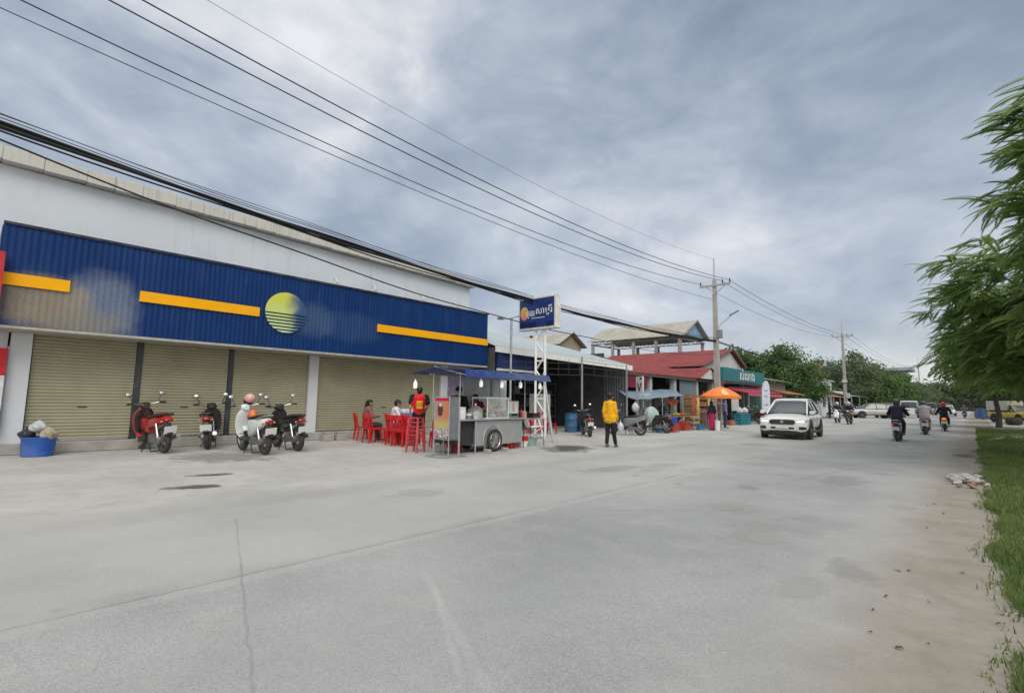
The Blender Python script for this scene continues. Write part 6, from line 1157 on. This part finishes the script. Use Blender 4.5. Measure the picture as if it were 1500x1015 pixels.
def tree(name, label, x, y, th, tr, cen, rad, ncl, mat, group, seed, kind='leaf', per=120, size=.3, spread=.5, cat='tree', flat=0, nf=9, length=.75, lean=(0, 0)):
    rng = np.random.default_rng(seed); t = thing(name, label, cat, (x, y, 0), 0, group); pts = crown_pts(rng, *cen, *rad, ncl, flat); m = MB()
    top = Vector((lean[0], lean[1], th)); m.tube([(0, 0, -.05), (lean[0] * .35 + .06, lean[1] * .35, th * .35), (lean[0] * .75 - .04, lean[1] * .75, th * .72), top], [tr * 1.25, tr, tr * .85, tr * .7], 9)
    for p in pts[:: max(1, ncl // 22)]:
        p = Vector(p); mid = top.lerp(p, .5) + Vector((rng.normal(0, .15), rng.normal(0, .15), .25)); m.tube([top - Vector((0, 0, rng.uniform(0, th * .25))), mid, p], [tr * .45, tr * .24, tr * .07], 6)
    m.build('trunk', BARK, t, True); o = np.array([cen[0], cen[1], cen[2]])
    V = leaves(rng, pts, per, spread, size) if kind == 'leaf' else fronds(rng, pts, o, nf, length, 20, .05, .14)
    trimesh('crown', V.astype(np.float32), 4, mat, t); return t
GT = 'feathery trees along the right verge'
tree('roadside_tree', 'nearest feathery tree leaning in over the right verge', 3.6, 14.5, 3.4, .16, (-.35, -.2, 5.6), (2.5, 2.9, 3.0), 330, LG3, GT, 11, 'frond', nf=11, length=.72, lean=(-.2, 0))
tree('roadside_tree', 'feathery tree reaching farthest out over the road', 2.3, 20.5, 2.6, .15, (-.45, 0, 4.2), (2.65, 3.0, 2.55), 340, LG3, GT, 12, 'frond', nf=11, length=.75)
tree('roadside_tree', 'third feathery tree from the camera on the verge', 2.2, 27.0, 2.4, .14, (-.2, 0, 4.0), (2.7, 3.2, 2.5), 190, LG3, GT, 13, 'frond', nf=9, length=.85)
tree('roadside_tree', 'fourth feathery tree from the camera on the verge', 2.0, 36, 2.5, .14, (-.1, 0, 4.2), (2.7, 3.5, 2.5), 160, LG3, GT, 14, 'frond', nf=8, length=.95)
tree('roadside_tree', 'farthest verge tree whose bare trunk stands by the yellow truck', 1.2, 48, 2.6, .15, (.3, 0, 4.6), (2.9, 3.5, 2.6), 150, LG2, GT, 15, 'leaf', per=110, size=.28, spread=.4)
for k, (x, y, l) in enumerate(((4.6, 60, 'broad dark tree behind the yellow truck'), (3.2, 84, 'tree behind the bikes on the right verge'), (2.5, 112, 'hazy tree closing the right side of the road'), (3.0, 150, 'faint hazy tree farthest down the right side'), (8.5, 42, 'dark tree at the back of the right forecourt'))):
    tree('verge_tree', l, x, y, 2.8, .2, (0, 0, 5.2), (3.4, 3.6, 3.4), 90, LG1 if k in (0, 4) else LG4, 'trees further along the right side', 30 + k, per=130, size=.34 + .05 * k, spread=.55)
GL = 'trees behind the market roofs'
for k, (x, y, h, rx, rz, l) in enumerate(((-24.5, 82, 7.6, 4.6, 2.8, 'loose pale tree between the red gable and the tall wispy tree'), (-20.5, 84, 8.3, 4.2, 3.8, 'tall wispy tree above the grey shed'), (-16.5, 86, 6.8, 3.6, 3.2, 'pale tree right of the tall wispy tree'), (-13.6, 90, 6.6, 4.2, 4.0, 'tall open tree behind the second utility pole'))):
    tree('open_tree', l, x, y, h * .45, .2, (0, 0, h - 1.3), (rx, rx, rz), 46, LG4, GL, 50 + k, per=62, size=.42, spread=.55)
for k, (x, y) in enumerate(((-21, 64), (-17, 68), (-16.8, 96), (-21, 97))):
    tree('background_tree', ('dark tree just over the grey shed roof', 'dark tree between the grey shed and the bushy tree', 'dark tree behind the small pale stall', 'dark tree left behind the narrow white house')[k], x, y, 2.6, .22, (0, 0, 4.6), (3.3, 3.6, 3.2), 75, LG1, GL, 60 + k, per=130, size=.40, spread=.6)
tree('bushy_tree', 'rounded dark green bushy tree between the grey shed and the white house', -13.0, 59.5, 1.6, .2, (0, 0, 3.5), (2.1, 2.1, 2.2), 70, LG2, None, 71, per=170, size=.26, spread=.38)
GR = 'row of trees along the left of the far road'
for k, y in enumerate((96, 106, 117, 128, 140, 153, 167, 183, 200, 220, 242)):
    h = (8.4, 7.6, 8.0, 7.4, 7.8, 7.2, 7.6, 7.8, 8.2, 8.6, 9.0)[k]; rng = random.Random(k)
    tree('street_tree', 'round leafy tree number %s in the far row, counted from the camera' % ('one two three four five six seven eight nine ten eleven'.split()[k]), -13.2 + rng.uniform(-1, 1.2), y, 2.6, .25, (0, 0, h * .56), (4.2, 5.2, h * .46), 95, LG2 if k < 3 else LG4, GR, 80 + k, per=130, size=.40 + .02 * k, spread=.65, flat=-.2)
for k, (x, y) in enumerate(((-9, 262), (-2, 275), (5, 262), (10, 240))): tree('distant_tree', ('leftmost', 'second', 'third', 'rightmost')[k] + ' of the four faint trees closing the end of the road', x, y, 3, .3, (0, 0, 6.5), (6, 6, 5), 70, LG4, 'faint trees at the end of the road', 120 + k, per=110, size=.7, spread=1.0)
# ------------------------------------------------------------------ rubble and litter on the verge
rnd = random.Random(21); RUB = M('broken_concrete', (.36, .355, .34), .9, var=.45, scale=14, bmp=.5); RUB2 = M('broken_brick', (.30, .17, .12), .9, var=.25, scale=8, bmp=.5)
for k in range(34):
    a, r = rnd.uniform(0, 6.28), rnd.random() ** .6; x, y = -.14 + .30 * r * math.cos(a), 12.6 + 1.15 * r * math.sin(a); s = rnd.uniform(.04, .11) * (1.25 - .5 * r); n = 7
    m = MB(); ring = lambda z, q: [(q * s * rnd.uniform(.75, 1.2) * math.cos(6.2832 * i / n), q * s * rnd.uniform(.75, 1.2) * math.sin(6.2832 * i / n), z + rnd.uniform(-.1, .1) * s) for i in range(n)]
    m.loft([ring(-.1 * s, .9), ring(.35 * s, 1.1), ring(.75 * s, .7)]); o = m.build('broken_lump', RUB if k % 6 else RUB2, loc=(x, y, .02 + (.07 * (1 - r) if k > 18 else 0)), rot=(rnd.uniform(-.5, .5), rnd.uniform(-.5, .5), rnd.uniform(0, 6)))
    tag(o, 'broken lump in the heap of rubble at the edge of the grass' if k % 6 else 'reddish brick lump in the rubble heap by the grass', 'rubble', 'lumps of the rubble heap' if k % 6 else 'brick lumps of the rubble heap')
rnd = random.Random(4); LEAFB = M('dry_leaf', (.12, .075, .04), .9, var=.4, scale=20)
for k in range(38):
    y = 2.6 + 20 * rnd.random() ** 1.6; x = -.62 + .75 * rnd.random(); s = rnd.uniform(.010, .022)
    m = MB(); m.sheet([(-s, -s * .5, 0), (s, -s * .3, .006), (s * .8, s * .5, .012), (-s * .9, s * .4, .004)], 3, 2, lambda a, b, i, j: .004 * math.sin(a * 3.1), .002)
    tag(m.build('fallen_leaf', LEAFB, loc=(x, y, .012), rot=(0, 0, rnd.uniform(0, 6))), 'dry brown scrap lying on the sandy verge', 'leaf', 'dry scraps on the sandy verge')
decal('sand_patch', -.25, 19.3, .012, .38, .55, 0, 31, stainmat('dark_soil', (.13, .10, .08), .95, .9, 33), kind='structure')
tag(MB().bx(-.06, .06, -1.6, 1.6, 0, .10).build('kerb', CONC, loc=(.62, 29.5, 0), rot=(0, 0, R(-10)), bevel=.02), kind='structure')
